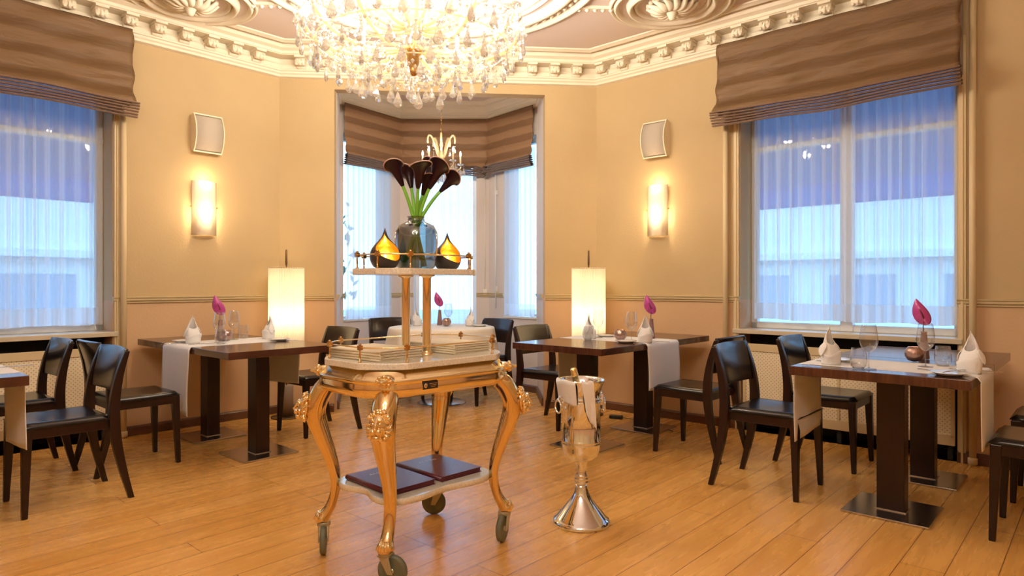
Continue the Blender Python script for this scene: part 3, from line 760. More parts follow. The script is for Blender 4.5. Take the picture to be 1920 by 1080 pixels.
def make_wineglass(label, loc):
    t = thing('wine_glass', label, 'wine glass', loc, 0, 'stemmed wine glasses')
    MB().lathe([(.004, .078), (.018, .085), (.034, .105), (.042, .13), (.040, .16), (.034, .20), (.031, .215)], 28, cap=False).build('bowl', 'glass', t)
    MB().lathe([(.0035, .004), (.003, .03), (.003, .07), (.004, .079)], 12).build('glass_stem', 'glass', t)
    MB().lathe([(.034, 0), (.034, .0015), (.01, .004), (.003, .007)], 24).build('foot', 'glass', t)
    return t
def make_tumbler(label, loc):
    t = thing('tumbler', label, 'water glass', loc, 0, 'stemless water glasses')
    MB().lathe([(.024, .002), (.034, .012), (.039, .035), (.038, .06), (.033, .09), (.031, .10)], 28, cap=False).build('bowl', 'glass', t)
    MB().lathe([(.001, .001), (.025, .001), (.026, .006), (.001, .008)], 20).build('glass_base', 'glass', t)
    return t
def make_plate(label, loc, rz):
    t = thing('bread_plate', label, 'plate', loc, rz, 'small white bread plates')
    MB().lathe([(.001, .004), (.045, .004), (.048, .0), (.052, .0), (.056, .006), (.078, .013), (.078, .015), (.055, .010), (.045, .0075), (.001, .0075)], 36).build('dish', 'china', t)
    return t
def make_cutlery(name, label, loc, rz, grp):
    t = thing(name, label, name, loc, rz, grp)
    MB().tube([(-.10, 0, .003), (-.05, 0, .004), (0, 0, .003)], [.003, .0045, .003], 8, flat=.6).build('handle', 'steel', t)
    m = MB()
    if name == 'knife': m.box((.055, .002, .003), (.11, .014, .002))
    else:
        m.tube([(0, 0, .003), (.045, 0, .003)], .0025, 6); m.box((.055, 0, .003), (.02, .018, .003))
        for y in (-.0075, -.0025, .0025, .0075): m.box((.08, y, .004), (.035, .002, .002))
    m.build('blade' if name == 'knife' else 'tines', 'steel', t)
    return t
def make_vase(label, loc):
    t = thing('bud_vase', label, 'vase', loc, 0, 'tapered bud vases')
    MB().lathe([(.001, 0), (.026, 0), (.028, .006), (.022, .06), (.016, .12), (.014, .142), (.017, .15), (.014, .15), (.011, .143), (.012, .1)], 20, cap=False).build('body', 'mauve', t)
    return t
def make_anth(label, loc, rz):
    t = thing('anthurium', label, 'flower', loc, rz, 'anthurium flowers in bud vases')
    MB().tube(bez([(0, 0, .02), (.003, 0, .10), (-.008, 0, .18), (0, 0, .225)], 10), .0028, 8).build('flower_stem', 'dstem', t)
    def f(a, b):   # heart-shaped spathe, tip up
        u_ = b; th = (a-.5)*2; w = .047*math.sin(PI*min(1, u_*1.0)**.62)**.85*(1-u_*.15)
        x = th*w; z = .205+.125*u_-.022*abs(th)*(1-u_)**3+.0; y = -.020*(1-th*th)*math.sin(PI*u_)+.012*u_
        return (x*.92-.30*(z-.205), y, z)
    MB().grid(f, 13, 22).build('spathe', 'anth', t, thick=.0025)
    MB().tube(bez([(0, 0, .218), (-.004, -.022, .24), (-.02, -.03, .275)], 6), [.004, .0045, .0045, .004, .004, .003, .002], 8).build('spadix', 'spadix', t)
    return t
def make_votive(label, loc, power=.25):
    t = thing('candle_globe', label, 'candle holder', loc, 0, 'round mercury glass candle holders')
    MB().lathe([(.012, 0), (.03, .006), (.043, .025), (.046, .042), (.041, .062), (.028, .078), (.024, .078), (.037, .06), (.042, .042), (.04, .027), (.028, .010), (.001, .006)], 28, cap=False).build('globe', 'mercury', t)
    MB().lathe([(.018, .010), (.018, .022), (.001, .022)], 16).build('tealight', 'china', t)
    MB().lathe([(.001, .024), (.005, .030), (.004, .038), (.001, .048)], 10).build('flame', 'flame', t)
    lamp('candle_glow', (0, 0, .06), power, (1, .55, .2), .01, t)
    return t
Z = TOP
nap = make_napkin('standing white napkin at the left end of the left runner', (-2.0, 4.69, Z), 2.2)
for x, y, z, rz, lab in ((-1.60, 5.06, Z, .6, 'standing white napkin in front of the left pleated lamp'),
    (1.165, 4.585, Z, 1.2, 'standing white napkin hiding the bud vase behind the champagne bucket'),
    (.835, 4.94, Z, 2.6, 'standing white napkin in front of the right pleated lamp'),
    (1.80, 3.29, Z, 1.9, 'standing white napkin at the left end of the far right table'),
    (2.262, 2.93, Z, .4, 'standing white napkin at the right end of the far right table, beside the plate'),
    (-.10, 6.50, Z+.004, .3, 'standing white napkin on the bay table, right of its candle'),
    (-.62, 6.55, Z+.004, 2.8, 'standing white napkin on the bay table, left of its bud vase')):
    dup(nap, (x, y, z), rz, lab)
wg = make_wineglass('wine glass nearest the candle on the left tables', (-1.83, 4.99, Z))
for x, y, z, lab in ((-1.845, 4.755, Z, 'wine glass in front of the bud vase on the left tables'), (1.085, 4.66, Z, 'wine glass just left of the big napkin behind the champagne bucket'),
    (.915, 5.05, Z, 'wine glass against the glow of the right pleated lamp'), (1.885, 3.10, Z, 'left wine glass on the far right table'),
    (2.215, 3.165, Z, 'wine glass in front of the bud vase on the far right table'), (-.315, 6.62, Z+.004, 'wine glass behind the candle on the bay table')):
    dup(wg, (x, y, z), 0, lab)
tm = make_tumbler('stemless glass behind the candle on the left tables', (-1.80, 5.10, Z))
for x, y, z, lab in ((-1.775, 4.60, Z, 'stemless glass standing nearest the camera on the left tables'), (.80, 4.84, Z, 'stemless glass before the napkin at the right pleated lamp'),
    (1.848, 3.125, Z, 'stemless glass before the left wine glass on the far right table'), (2.33, 3.20, Z, 'stemless glass right of the wine glass with the bud vase behind'),
    (-.69, 6.40, Z+.004, 'stemless glass on the bay table beside the trolley columns')):
    dup(tm, (x, y, z), 0, lab)
pl = make_plate('white bread plate at the right end of the left runner', (-1.47, 4.885, Z), 0)
for x, y, z, lab in ((-2.11, 4.80, Z, 'white bread plate behind the napkin near the left window'), (1.03, 4.60, Z, 'white bread plate between the candle and the napkin behind the champagne bucket'),
    (.99, 5.13, Z, 'white bread plate beyond the wine glass at the right pleated lamp'), (2.115, 2.865, Z, 'white bread plate at the near corner of the far right table'),
    (1.90, 3.42, Z, 'white bread plate behind the left napkin of the far right table'), (.0, 6.42, Z+.004, 'white bread plate at the right edge of the bay table'), (-2.38, 3.18, Z, 'white bread plate on the table cut off by the left edge')):
    dup(pl, (x, y, z), 0, lab)
kn = make_cutlery('knife', 'knife beside the napkin at the left end of the left runner', (-1.90, 4.62, Z), .78, 'table knives')
for x, y, z, rz, lab in ((1.27, 4.66, Z, 2.36, 'knife right of the napkin behind the champagne bucket'), (2.14, 2.865, Z+.016, .5, 'butter knife lying across the plate of the far right table'),
    (1.71, 3.20, Z, -.78, 'knife left of the napkin on the far right table'), (2.34, 3.0, Z, -.75, 'knife right of the napkin at the right end of the far right table'), (-2.33, 3.36, Z, .78, 'knife on the table cut off by the left edge')):
    dup(kn, (x, y, z), rz, lab)
fk = make_cutlery('fork', 'fork behind the napkin at the left end of the left runner', (-2.09, 4.64, Z), .78, 'table forks')
for x, y, z, rz, lab in ((1.06, 4.475+.1, Z, 2.36, 'fork left of the napkin behind the champagne bucket'), (1.87, 3.36, Z, -.78, 'fork behind the left napkin of the far right table'),
    (2.17, 2.99, Z, 2.36, 'fork left of the napkin at the right end of the far right table')):
    dup(fk, (x, y, z), rz, lab)
vs_ = make_vase('mauve bud vase on the left tables', (-1.90, 4.915, Z))
an = make_anth('magenta anthurium in the vase on the left tables', (-1.90, 4.915, Z), .37)
for x, y, z, rz, l1, l2 in ((1.30, 4.93, Z, -.26, 'mauve bud vase behind the napkin, beyond the champagne bucket', 'magenta anthurium above the napkin beyond the champagne bucket'),
    (2.44, 3.50, Z, -.61, 'mauve bud vase behind the wine glass on the far right table', 'magenta anthurium against the right window curtain, largest flower'),
    (-.405, 6.66, Z+.004, .06, 'mauve bud vase on the bay table', 'pale purple anthurium on the bay table')):
    dup(vs_, (x, y, z), rz, l1); dup(an, (x, y, z), rz, l2)
vo = make_votive('glowing candle globe on the left tables', (-1.845, 4.88, Z))
for x, y, z, lab in ((1.035, 4.80, Z, 'glowing candle globe on the tables behind the champagne bucket'), (2.31, 3.39, Z, 'glowing candle globe on the far right table'), (-.325, 6.45, Z+.004, 'glowing candle globe on the bay table')):
    dup(vo, (x, y, z), .7, lab)

# ---------------------------------------------------------------- brass serving trolley
TH = math.radians(42.8); TC = (-.281, 2.921)
U = Vector((math.cos(TH), math.sin(TH))); Vv = Vector((-U.y, U.x))
TRL = thing('serving_trolley', 'polished brass serving trolley with marble shelves and lion mask legs', 'trolley', (*TC, 0), TH)
def rrect(a, b, r, off=0, seg=6, cham=False):
    a += off; b += off; r = max(.005, r+off); P = []
    for cx, cy, s in ((a-r, b-r, 0), (-a+r, b-r, 1), (-a+r, -b+r, 2), (a-r, -b+r, 3)):
        for k in range(seg+1):
            if cham and 0 < k < seg:
                k0 = (s*PI/2); k1 = k0+PI/2; q = k/seg
                x0, y0, x1, y1 = cx+r*math.cos(k0), cy+r*math.sin(k0), cx+r*math.cos(k1), cy+r*math.sin(k1)
                an = k0+PI/2*q; xc, yc = cx+r*math.cos(an), cy+r*math.sin(an); xl, yl = x0+(x1-x0)*q, y0+(y1-y0)*q
                P.append((xl*.6+xc*.4, yl*.6+yc*.4))
            else: an = s*PI/2+PI/2*k/seg; P.append((cx+r*math.cos(an), cy+r*math.sin(an)))
    return P
def loft(m, rings, cap=True, smooth=True):
    n = len(rings[0]); vs = [p for r in rings for p in r]
    m.add(vs, [(i*n+k, i*n+(k+1) % n, (i+1)*n+(k+1) % n, (i+1)*n+k) for i in range(len(rings)-1) for k in range(n)], smooth)
    if cap:
        o = len(m.v)-n*len(rings); m.f += [tuple(o+k for k in reversed(range(n))), tuple(o+(len(rings)-1)*n+k for k in range(n))]; m.sm += [False]*2
    return m
m = MB()
loft(m, [[(x, y, z) for x, y in rrect(.385, .272, .17, o, 10)] for z, o in ((.712, -.020), (.711, -.012), (.716, -.006), (.728, .002), (.745, .005), (.762, .002), (.770, .002), (.776, .008), (.783, .003), (.788, -.006), (.800, -.018), (.812, -.026), (.819, -.030))])
m.build('apron', 'brass', TRL)
m = MB(); m.prism(rrect(.378, .262, .14, 0, 8, True), .819, .846); ms = m.build('marble_shelf', 'marble', TRL, bevel=.004)
# engraved plaque and small slot on the apron
pq = MB(); pq.box((-.14, -.2765, .752), (.075, .003, .03)); pq = pq.build('maker_plaque', 'shell', TRL, bevel=.001)
m = MB(); m.lathe([(.009, -.001), (.009, .001), (.006, .0015)], 16, (-.165, -.2787, .752), rot=Euler((PI/2, 0, 0)).to_matrix())
for k in range(3): m.box((-.128, -.2787, .758-.006*k), (.04-.008*k, .001, .0018))
m.build('plaque_engraving', 'brass', pq)
# shelves galleries
def gallery(a, b, r, z, h, parent, pr=.0035, name='gallery'):
    base = rrect(a, b, r, 0, 6, True)
    MB().tube([(x, y, z+h) for x, y in base], .0032, 8, closed=True).build('gallery_rail', 'brass', parent)
    for s, (sx, sy) in enumerate(((1, 1), (-1, 1), (-1, -1), (1, -1))):
        for (x, y) in ((sx*a, sy*(b-r)), (sx*(a-r), sy*b)):
            m = MB(); m.lathe([(pr+.003, z), (pr+.003, z+.004), (pr, z+.006), (pr, z+h-.012), (pr+.004, z+h-.010)], 10, (x, y, 0)); m.box((x, y, z+h), (.016, .016, .018)); m.ball((x, y, z+h+.012), .006, 8, 5)
            m.build('gallery_post', 'dbrass', parent)
gallery(.360, .244, .13, .846, .058, TRL)
US = MB(); US.prism(rrect(.268, .185, .10, 0, 8, True), 1.192, 1.218); US.build('marble_top_shelf', 'marble', TRL, bevel=.003)
gallery(.253, .170, .095, 1.218, .058, TRL)
for s in (-1, 1):
    m = MB(); m.lathe([(.032, .846), (.032, .852), (.021, .858), (.019, .866), (.019, 1.178), (.021, 1.184), (.034, 1.187), (.034, 1.192)], 24, (.0, s*.075, 0)); m.build('column', 'brass', TRL)
m = MB()
def shelf(off):
    P = []
    for k in range(72):
        a = 2*PI*k/72; kk = 1-.16*math.cos(4*a); P.append(((.315+off)*math.cos(a)*kk, (.245+off)*math.sin(a)*kk))
    return P
loft(m, [[(x, y, z) for x, y in shelf(o)] for z, o in ((.282, -.003), (.284, 0), (.305, 0), (.308, -.003))]); m.build('lower_marble_shelf', 'marble', TRL)
def lion(parent, face):   # relief of a lion's head, local x to the right, z up, -y outward
    m = MB()
    m.ball((0, -.006, 0), .031, 14, 10, 1.15); m.ball((-.009, -.040, -.014), .010, 10, 8); m.ball((.009, -.040, -.014), .010, 10, 8)
    m.tube([(0, -.034, .022), (0, -.040, .006), (0, -.047, -.004)], [.005, .005, .007], 8); m.ball((0, -.049, -.006), .0065, 8, 6, .8); m.ball((0, -.032, -.032), .012, 8, 6, .8)
    for s in (-1, 1):
        m.tube([(s*.004, -.038, .013), (s*.013, -.036, .019), (s*.024, -.026, .013)], [.003, .005, .003], 6); m.ball((s*.011, -.034, .008), .0045, 8, 6); m.tube([(s*.016, -.034, -.004), (s*.024, -.026, -.010), (s*.020, -.024, -.026)], [.003, .005, .003], 6); m.ball((s*.024, -.006, .026), .008, 8, 6)
    rnd = random.Random(4)
    for R_, nn, rr in ((.034, 15, .0065), (.040, 19, .006)):
        for k in range(nn):
            a = 2*PI*k/nn; w = .6+.7*rnd.random(); a += rnd.uniform(-.12, .12)
            p0 = Vector((R_*.7*math.cos(a), -.012, R_*.8*math.sin(a))); p1 = Vector((R_*math.cos(a), -.016, R_*1.1*math.sin(a))); p2 = Vector((R_*1.12*math.cos(a+.25), -.004, R_*1.25*math.sin(a+.25)))
            m.tube([p0, p1, p2], [rr*w*.7, rr*w, rr*.3], 6)
    o = m.build('lion_mask', 'brass', parent); return o
lx, ly = .32, .231
for sx, sy in ((-1, -1), (1, -1), (-1, 1), (1, 1)):
    d = Vector((sx*lx, sy*ly, 0)); r0 = d.length; d.normalize()
    zs = [.728, .70, .64, .585, .52, .44, .35, .28, .21, .165, .142, .132]
    ro = [-.03, .002, .030, .034, .014, -.016, -.044, -.050, -.034, -.010, .006, .006]
    rs = [.044, .049, .050, .048, .042, .035, .028, .025, .024, .028, .036, .026]
    P = smooth_path([d*(r0+o)+Vector((0, 0, z)) for z, o in zip(zs, ro)], 4); RR = [v.x for v in smooth_path([(q, 0, 0) for q in rs], 4)]
    lg = MB().tube(P, RR, 18, up=(d.x, d.y, 0), flat=.88).build('leg', 'obrass', TRL)
    a = math.atan2(d.y, d.x)
    # collar under the apron
    lo = bpy.data.objects
    mk = lion(lg, d); mk.location = d*(r0+.068)+Vector((0, 0, .625)); mk.rotation_euler = (-.08, 0, a+PI/2); mk.scale = (1.15, 1.1, 1.3)
    cc_ = d*(r0-.038)
    MB().lathe([(.036, .712), (.046, .716), (.049, .724), (.046, .732), (.050, .738), (.050, .756), (.046, .762), (.049, .768), (.044, .776), (.030, .780)], 24, (cc_.x, cc_.y, 0)).build('leg_collar', 'brass', TRL)
    # ornament block at the apron corner
    m = MB(); Rm = Matrix.Rotation(a, 3, 'Z') @ Matrix.Rotation(PI/2, 3, 'Y')
    c = d*(r0-.03); m.lathe([(.040, .0), (.040, .03), (.034, .045), (.026, .05), (.028, .058), (.020, .066), (.010, .074), (.011, .082), (.001, .088)], 14, (c.x, c.y, .782), sx=.55, sy=.8, rot=Rm)
    for k in range(8):
        an = 2*PI*k/8; q = Rm @ Vector((.017*math.cos(an), .026*math.sin(an), .052)); m.ball((c.x+q.x, c.y+q.y, .782+q.z), .009, 8, 6)
    m.build('corner_rosette', 'brass', TRL)
    # toe flutes
    m = MB()
    for k in range(5):
        an = a-.8+.4*k; c = d*(r0+.004); m.tube([(c.x+.018*math.cos(an), c.y+.018*math.sin(an), .175), (c.x+.032*math.cos(an), c.y+.032*math.sin(an), .142)], [.004, .009], 6)
    m.build('foot_flutes', 'brass', lg)
    # caster
    sw = {(-1, -1): 2.5-TH+PI*0, (-1, 1): -1.4-TH, (1, -1): -1.95-TH, (1, 1): 3.3-TH}[(sx, sy)]
    if (sx, sy) == (-1, -1): sw = -.35-TH
    if (sx, sy) == (1, 1): sw = 3.0-TH
    q = d*r0; tr = Vector((math.cos(sw), math.sin(sw), 0)); wc = q+tr*.028
    cs = MB(); cs.lathe([(.027, .132), (.029, .126), (.029, .115), (.018, .110)], 18, (q.x, q.y, 0))
    pr = Vector((-tr.y, tr.x, 0))
    for s in (-1, 1):
        b0 = q+pr*(s*.021); b1 = wc+pr*(s*.021)
        V_ = [b0-tr*.022+Vector((0, 0, .118)), b0+tr*.022+Vector((0, 0, .118)), b1+tr*.011+Vector((0, 0, .052)), b1-tr*.011+Vector((0, 0, .052))]
        cs.hexa([v-pr*.002 for v in V_]+[v+pr*.002 for v in V_])
    cs.box((q.x, q.y, .117), (.05, .046, .006), sw)
    cst = cs.build('caster_fork', 'cast', TRL)
    Rw = Matrix.Rotation(sw, 3, 'Z') @ Matrix.Rotation(PI/2, 3, 'X')
    MB().lathe([(.036, -.010), (.052, -.013), (.059, -.009), (.061, 0), (.059, .009), (.052, .013), (.036, .010)], 32, (wc.x, wc.y, .061), rot=Rw).build('tyre', 'rubber', cst)
    MB().lathe([(.001, -.017), (.010, -.017), (.011, -.009), (.037, -.009), (.037, .009), (.011, .009), (.010, .017), (.001, .017)], 24, (wc.x, wc.y, .061), rot=Rw).build('hub', 'cast', cst)
def tw(u_, v_, z): p = Vector(TC)+U*u_+Vv*v_; return (p.x, p.y, z)
# cream menu folders, two stacks
def folder(label, loc, rz, grp, w, h, th, mat, text=None, spine=True):
    t = thing('menu_folder', label, 'menu', loc, rz, grp)
    bv = th*.3
    MB().box((0, 0, th-.0015), (w, h, .003)).build('front_cover', mat, t, bevel=.001)
    MB().box((0, 0, .0015), (w, h, .003)).build('rear_cover', mat, t, bevel=.001)
    MB().box((.003, 0, th/2), (w-.012, h-.012, th-.006)).build('pages', 'page' if mat == 'burg' else 'linen', t)
    MB().tube([(-w/2, -h/2, th/2), (-w/2, h/2, th/2)], th/2, 10).build('spine', mat, t)
    return t
names = ['bottom', 'second from the bottom', 'middle', 'second from the top', 'topmost']
for k in range(4):
    nm = ['lowest', 'second from the bottom', 'third from the bottom', 'topmost'][k]
    x, y, z = tw(-.205, .005, .8465+.0105*k); folder('cream menu folder on the trolley, left stack, %s' % nm, (x, y, z), TH+.10+.012*(k % 2), 'cream menu folders in the left stack', .225, .315, .0100, 'cream')
    x, y, z = tw(.195, .01, .8465+.0105*k); folder('cream menu folder on the trolley, right stack, %s' % nm, (x, y, z), TH+.06-.012*(k % 2), 'cream menu folders in the right stack', .225, .315, .0100, 'cream')
def text_on(parent, s, loc, size, mat, rz=0):
    cu = bpy.data.curves.new('lettering', 'FONT'); cu.body = s; cu.size = size; cu.extrude = .0003; cu.align_x = 'CENTER'; cu.align_y = 'CENTER'; cu.space_character = 1.35
    o = bpy.data.objects.new('lettering', cu); C.objects.link(o); bpy.context.view_layer.update()
    me = bpy.data.meshes.new_from_object(o.evaluated_get(bpy.context.evaluated_depsgraph_get())); bpy.data.objects.remove(o)
    me.materials.clear(); me.materials.append(M[mat]); o = bpy.data.objects.new('lettering', me); C.objects.link(o); o.parent = parent; o.location = loc; o.rotation_euler = (0, 0, rz)
for u_, lab in ((-.135, 'left burgundy menu book on the lower marble shelf'), (.130, 'right burgundy menu book on the lower marble shelf')):
    x, y, z = tw(u_, 0.0, .3085)
    t = folder(lab+', title in silver', (x, y, z), TH, 'burgundy menu books', .225, .325, .022, 'burg')
    text_on([c for c in t.children if c.name.startswith('front_cover')][0], 'ALDEN', (.0, .085, .0222), .026, 'silver')
# glass vase with callas
x, y, z = tw(.0, 0, 1.219)
VA = thing('glass_vase', 'smoked glass vase of dark calla lilies on the trolley top', 'vase', (x, y, z))
MB().lathe([(.001, .004), (.070, .0), (.083, .010), (.090, .04), (.096, .12), (.093, .165), (.078, .192), (.050, .205), (.038, .212), (.036, .226), (.041, .232)], 40, cap=False).build('body', 'smoke', VA)
MB().lathe([(.001, .008), (.078, .008), (.084, .04), (.086, .07), (.001, .0701)], 32, cap=False).build('water', 'water', VA)
rnd = random.Random(12)
def calla(name_i, tip, lean, h, s, lab, foot):
    t = thing('calla_lily', lab, 'flower', (x, y, z), 0, 'dark calla lilies')
    top = Vector((tip[0], tip[1], h)); nk = Vector((tip[0]*.18, tip[1]*.18, .222)); P = [Vector((foot[0], foot[1], .012)).lerp(nk, q/5) for q in range(5)]+bez([nk, nk.lerp(top, .5)+Vector((-tip[0]*.06, -tip[1]*.06, .01)), top], 11)
    MB().tube(P, [.009-.002*i/16 for i in range(17)], 10).build('flower_stem', 'stem', t)
    dr = (P[-1]-P[-2]).normalized(); L = .092*s
    ax = dr; sd = ax.orthogonal().normalized(); 
    side = Vector((lean[0], lean[1], 0)); sd = (side-ax*side.dot(ax)).normalized(); up = ax.cross(sd)
    def f(a, b):
        th = 2*PI*a; flare = .008+.021*b**.85+.014*max(0, (b-.65)/.35)**2
        tipk = abs(math.cos(th/2))**5; r = flare*s*(1+.35*tipk*b*b)
        ll = L*b*(1+.35*tipk*b)-.012*(1-tipk)*b**6*s
        curl = .02*tipk*max(0, b-.6)*s
        return tuple(top+ax*(ll-.01)+(sd*math.cos(th)+up*math.sin(th)*.85)*(r+curl))
    o = MB().grid(f, 36, 16, closeu=True).build('spathe', 'calla', t, thick=.0015)
    MB().tube([f(k/36, 1.0) for k in range(36)], .0026, 6, closed=True).build('spathe_rim', 'callarim', o)
    MB().tube([top+ax*.01, top+ax*(L*.7)], [.004, .003], 8).build('spadix', 'spadix', t)
CR = Vector((.9988, -.0488))   # direction to the right as seen at the trolley
def cp(r_, d_): return (CR.x*r_+.0488*d_, CR.y*r_+.9988*d_)
for i, (r_, d_, h, s, fr_, lab) in enumerate(((-.058, -.03, .372, 1.0, .04, 'dark calla lily leaning furthest left'), (-.030, .05, .372, .85, .03, 'dark calla lily behind the leftmost bloom'), (.016, -.05, .360, 1.1, -.02, 'tall dark calla lily at the centre of the bunch'),
     (.040, .05, .375, 1.0, -.045, 'dark calla lily at the back of the bunch'), (.064, -.02, .362, 1.15, -.05, 'dark calla lily right of the centre bloom'), (.110, .01, .350, .9, -.06, 'dark calla lily drooping furthest right'), (.030, .0, .335, .8, -.01, 'low dark calla lily under the centre bloom'))):
    calla(i, cp(r_, d_), cp(r_*.6 if abs(r_) > .05 else (-.3 if i % 2 else .3), -.6), h, s, lab, cp(fr_, rnd.uniform(-.03, .03)))
# teardrop candle lamps
def teardrop(label, loc, rz):
    t = thing('teardrop_candle_holder', label, 'candle holder', loc, rz, 'teardrop candle holders')
    prof_ = [(.030, 0), (.048, .008), (.060, .030), (.0635, .052), (.059, .075), (.045, .098), (.027, .118), (.014, .135), (.006, .155), (.001, .172)]
    PP = smooth_path([(a, 0, b) for a, b in prof_], 7)
    def shell(inner):   # the wall leaves out a leaf-shaped opening that leans to one side
        def f(a, b):
            p = PP[round(b*(len(PP)-1))]; q = (p.z-.030)/.118
            if 0 < q < 1: hw = 1.12*math.sin(PI*q**.80)**.75; fc = -PI/2+1.15*(1-q)-.05
            else: hw = 0; fc = -PI/2+(1.10 if q <= 0 else -.05)
            th = fc+hw+(2*PI-2*hw)*a; r = max(.0004, p.x-(.0025 if inner else 0)); return (r*math.cos(th), r*math.sin(th), p.z+(.0015 if inner else 0))
        return MB().grid(f, 60, len(PP))
    shell(False).build('outer_shell', 'shell', t); shell(True).build('gilded_lining', 'gold', t)
    MB().lathe([(.02, .012), (.02, .03), (.001, .03)], 16).build('tealight', 'china', t)
    MB().lathe([(.001, .032), (.006, .040), (.005, .05), (.001, .062)], 10).build('flame', 'flame', t)
    lamp('candle_glow', (.0, 0, .055), 1.1, (1, .6, .2), .006, t)
    return t
td = teardrop('black teardrop candle holder left of the glass vase, gold inside', tw(-.165, .0, 1.219), -.12)
dup(td, tw(.178, .0, 1.219), -.05, 'black teardrop candle holder right of the glass vase, gold inside')

# ---------------------------------------------------------------- champagne bucket
bx, by = .490, 3.160
t = thing('champagne_bucket', 'silver champagne bucket on a tall pedestal stand', 'ice bucket', (bx, by, 0))
MB().lathe([(.140, .0), (.141, .012), (.134, .022), (.131, .024), (.120, .035), (.085, .075), (.055, .112), (.037, .145), (.029, .172), (.026, .190)], 48).build('base', 'chrome', t)
m = MB(); m.lathe([(.026, .188), (.033, .194), (.033, .200), (.028, .204), (.034, .210), (.034, .216), (.028, .221), (.032, .226), (.028, .232), (.026, .236), (.027, .285), (.032, .297), (.036, .305)], 36); m.build('stem', 'chrome', t)
MB().lathe([(.030, .302), (.060, .311), (.080, .330), (.090, .358), (.0915, .380), (.095, .384), (.095, .389), (.092, .393), (.095, .397), (.095, .402), (.092, .406), (.092, .582), (.096, .586), (.096, .592), (.092, .596), (.096, .601), (.092, .606), (.092, .630), (.098, .658), (.108, .680), (.114, .690), (.112, .695), (.106, .690), (.096, .672), (.088, .64), (.087, .60), (.087, .38), (.07, .33), (.001, .32)], 56, cap=False).build('bowl', 'chrome', t)
for s in (1, -1):
    m = MB(); m.ball((s*.094, 0, .600), .022, 12, 8); 
    for k in range(12):
        a = 2*PI*k/12; m.ball((s*.097, .026*math.cos(a), .600+.028*math.sin(a)), .009, 8, 6)
    m.ball((s*.114, 0, .596), .010, 8, 6)
    hd = m.build('handle_mask', 'chrome', t); hd.rotation_euler = (0, 0, .15)
    m = MB(); m.tube([(s*(.116+.006*math.cos(a)), .030*math.cos(a), .565+.030*math.sin(a)) for a in [2*PI*k/20 for k in range(20)]], .0045, 8, closed=True)
    o = m.build('ring_handle', 'chrome', t); o.rotation_euler = (0, 0, .15)
tl = Matrix.Rotation(math.radians(-13), 3, 'Y')
tl = Matrix.Rotation(.15, 3, 'X') @ tl
bt = thing('champagne_bottle', 'champagne bottle with gold foil neck leaning in the silver bucket', 'bottle', (bx, by, 0))
b0 = Vector((.036, .0, .40))
MB().lathe([(.001, 0), (.04, 0), (.042, .01), (.042, .17), (.036, .20), (.024, .235)], 28, b0, rot=tl).build('body', 'bottle', bt)
MB().lathe([(.0245, .225), (.019, .26), (.0155, .30), (.0155, .325), (.018, .327), (.018, .335), (.016, .338), (.0165, .36), (.012, .366), (.001, .367)], 24, b0, rot=tl).build('foil', 'foil', bt)
ic = MB(); rnd = random.Random(2)
ice = thing('ice', 'ice cubes filling the silver bucket around the bottle', 'ice', (bx, by, 0))
for k in range(26):
    a = rnd.uniform(0, 2*PI); r = .068*math.sqrt(rnd.random()); px_, py_ = r*math.cos(a), r*math.sin(a)
    if math.hypot(px_+.022, py_) < .045: continue
    ic.box((px_, py_, .652+rnd.uniform(0, .01)), (.026, .026, .022), rnd.uniform(0, 3), rnd.uniform(-.5, .5), rnd.uniform(-.5, .5))
o = ic.build('ice_cubes', 'ice', ice, bevel=.002); bpy.data.objects.remove(ice)
o.parent = None; o.location = (bx, by, 0); tag(o, 'ice cubes filling the silver bucket around the bottle', 'ice'); o['kind'] = 'stuff'
# cloth over the rim
cl = thing('service_cloth', 'white service cloth draped over the rim of the silver bucket', 'cloth', (bx, by, 0))
def rimcloth(a0, a1, length, seedp, nm, slant):
    # a: around the rim, b: from inside over the rim then down outside
    def f(a, b):
        th = a0+(a1-a0)*a; d = b
        if d < .25: r = .085+.030*(d/.25); z = .674+.024*(d/.25)
        elif d < .4: q = (d-.25)/.15; r = .115+.006*q; z = .698-.012*q
        else: q = (d-.4)/.6; r = .121-.018*q+.006*math.sin(a*7+seedp)*q; z = .686-length*q*(1+.25*slant*(a-.5))
        th += slant*.25*max(0, d-.4)*1.0
        return (r*math.cos(th), r*math.sin(th), z+.004*math.sin(a*9+seedp))
    return MB().grid(f, 22, 18).build(nm, 'linen', cl, thick=.003)
rimcloth(-1.72, -1.22, .185, 1.0, 'front_fold', 1.5)
rimcloth(-3.35, -1.95, .10, 2.4, 'side_fold', .3)

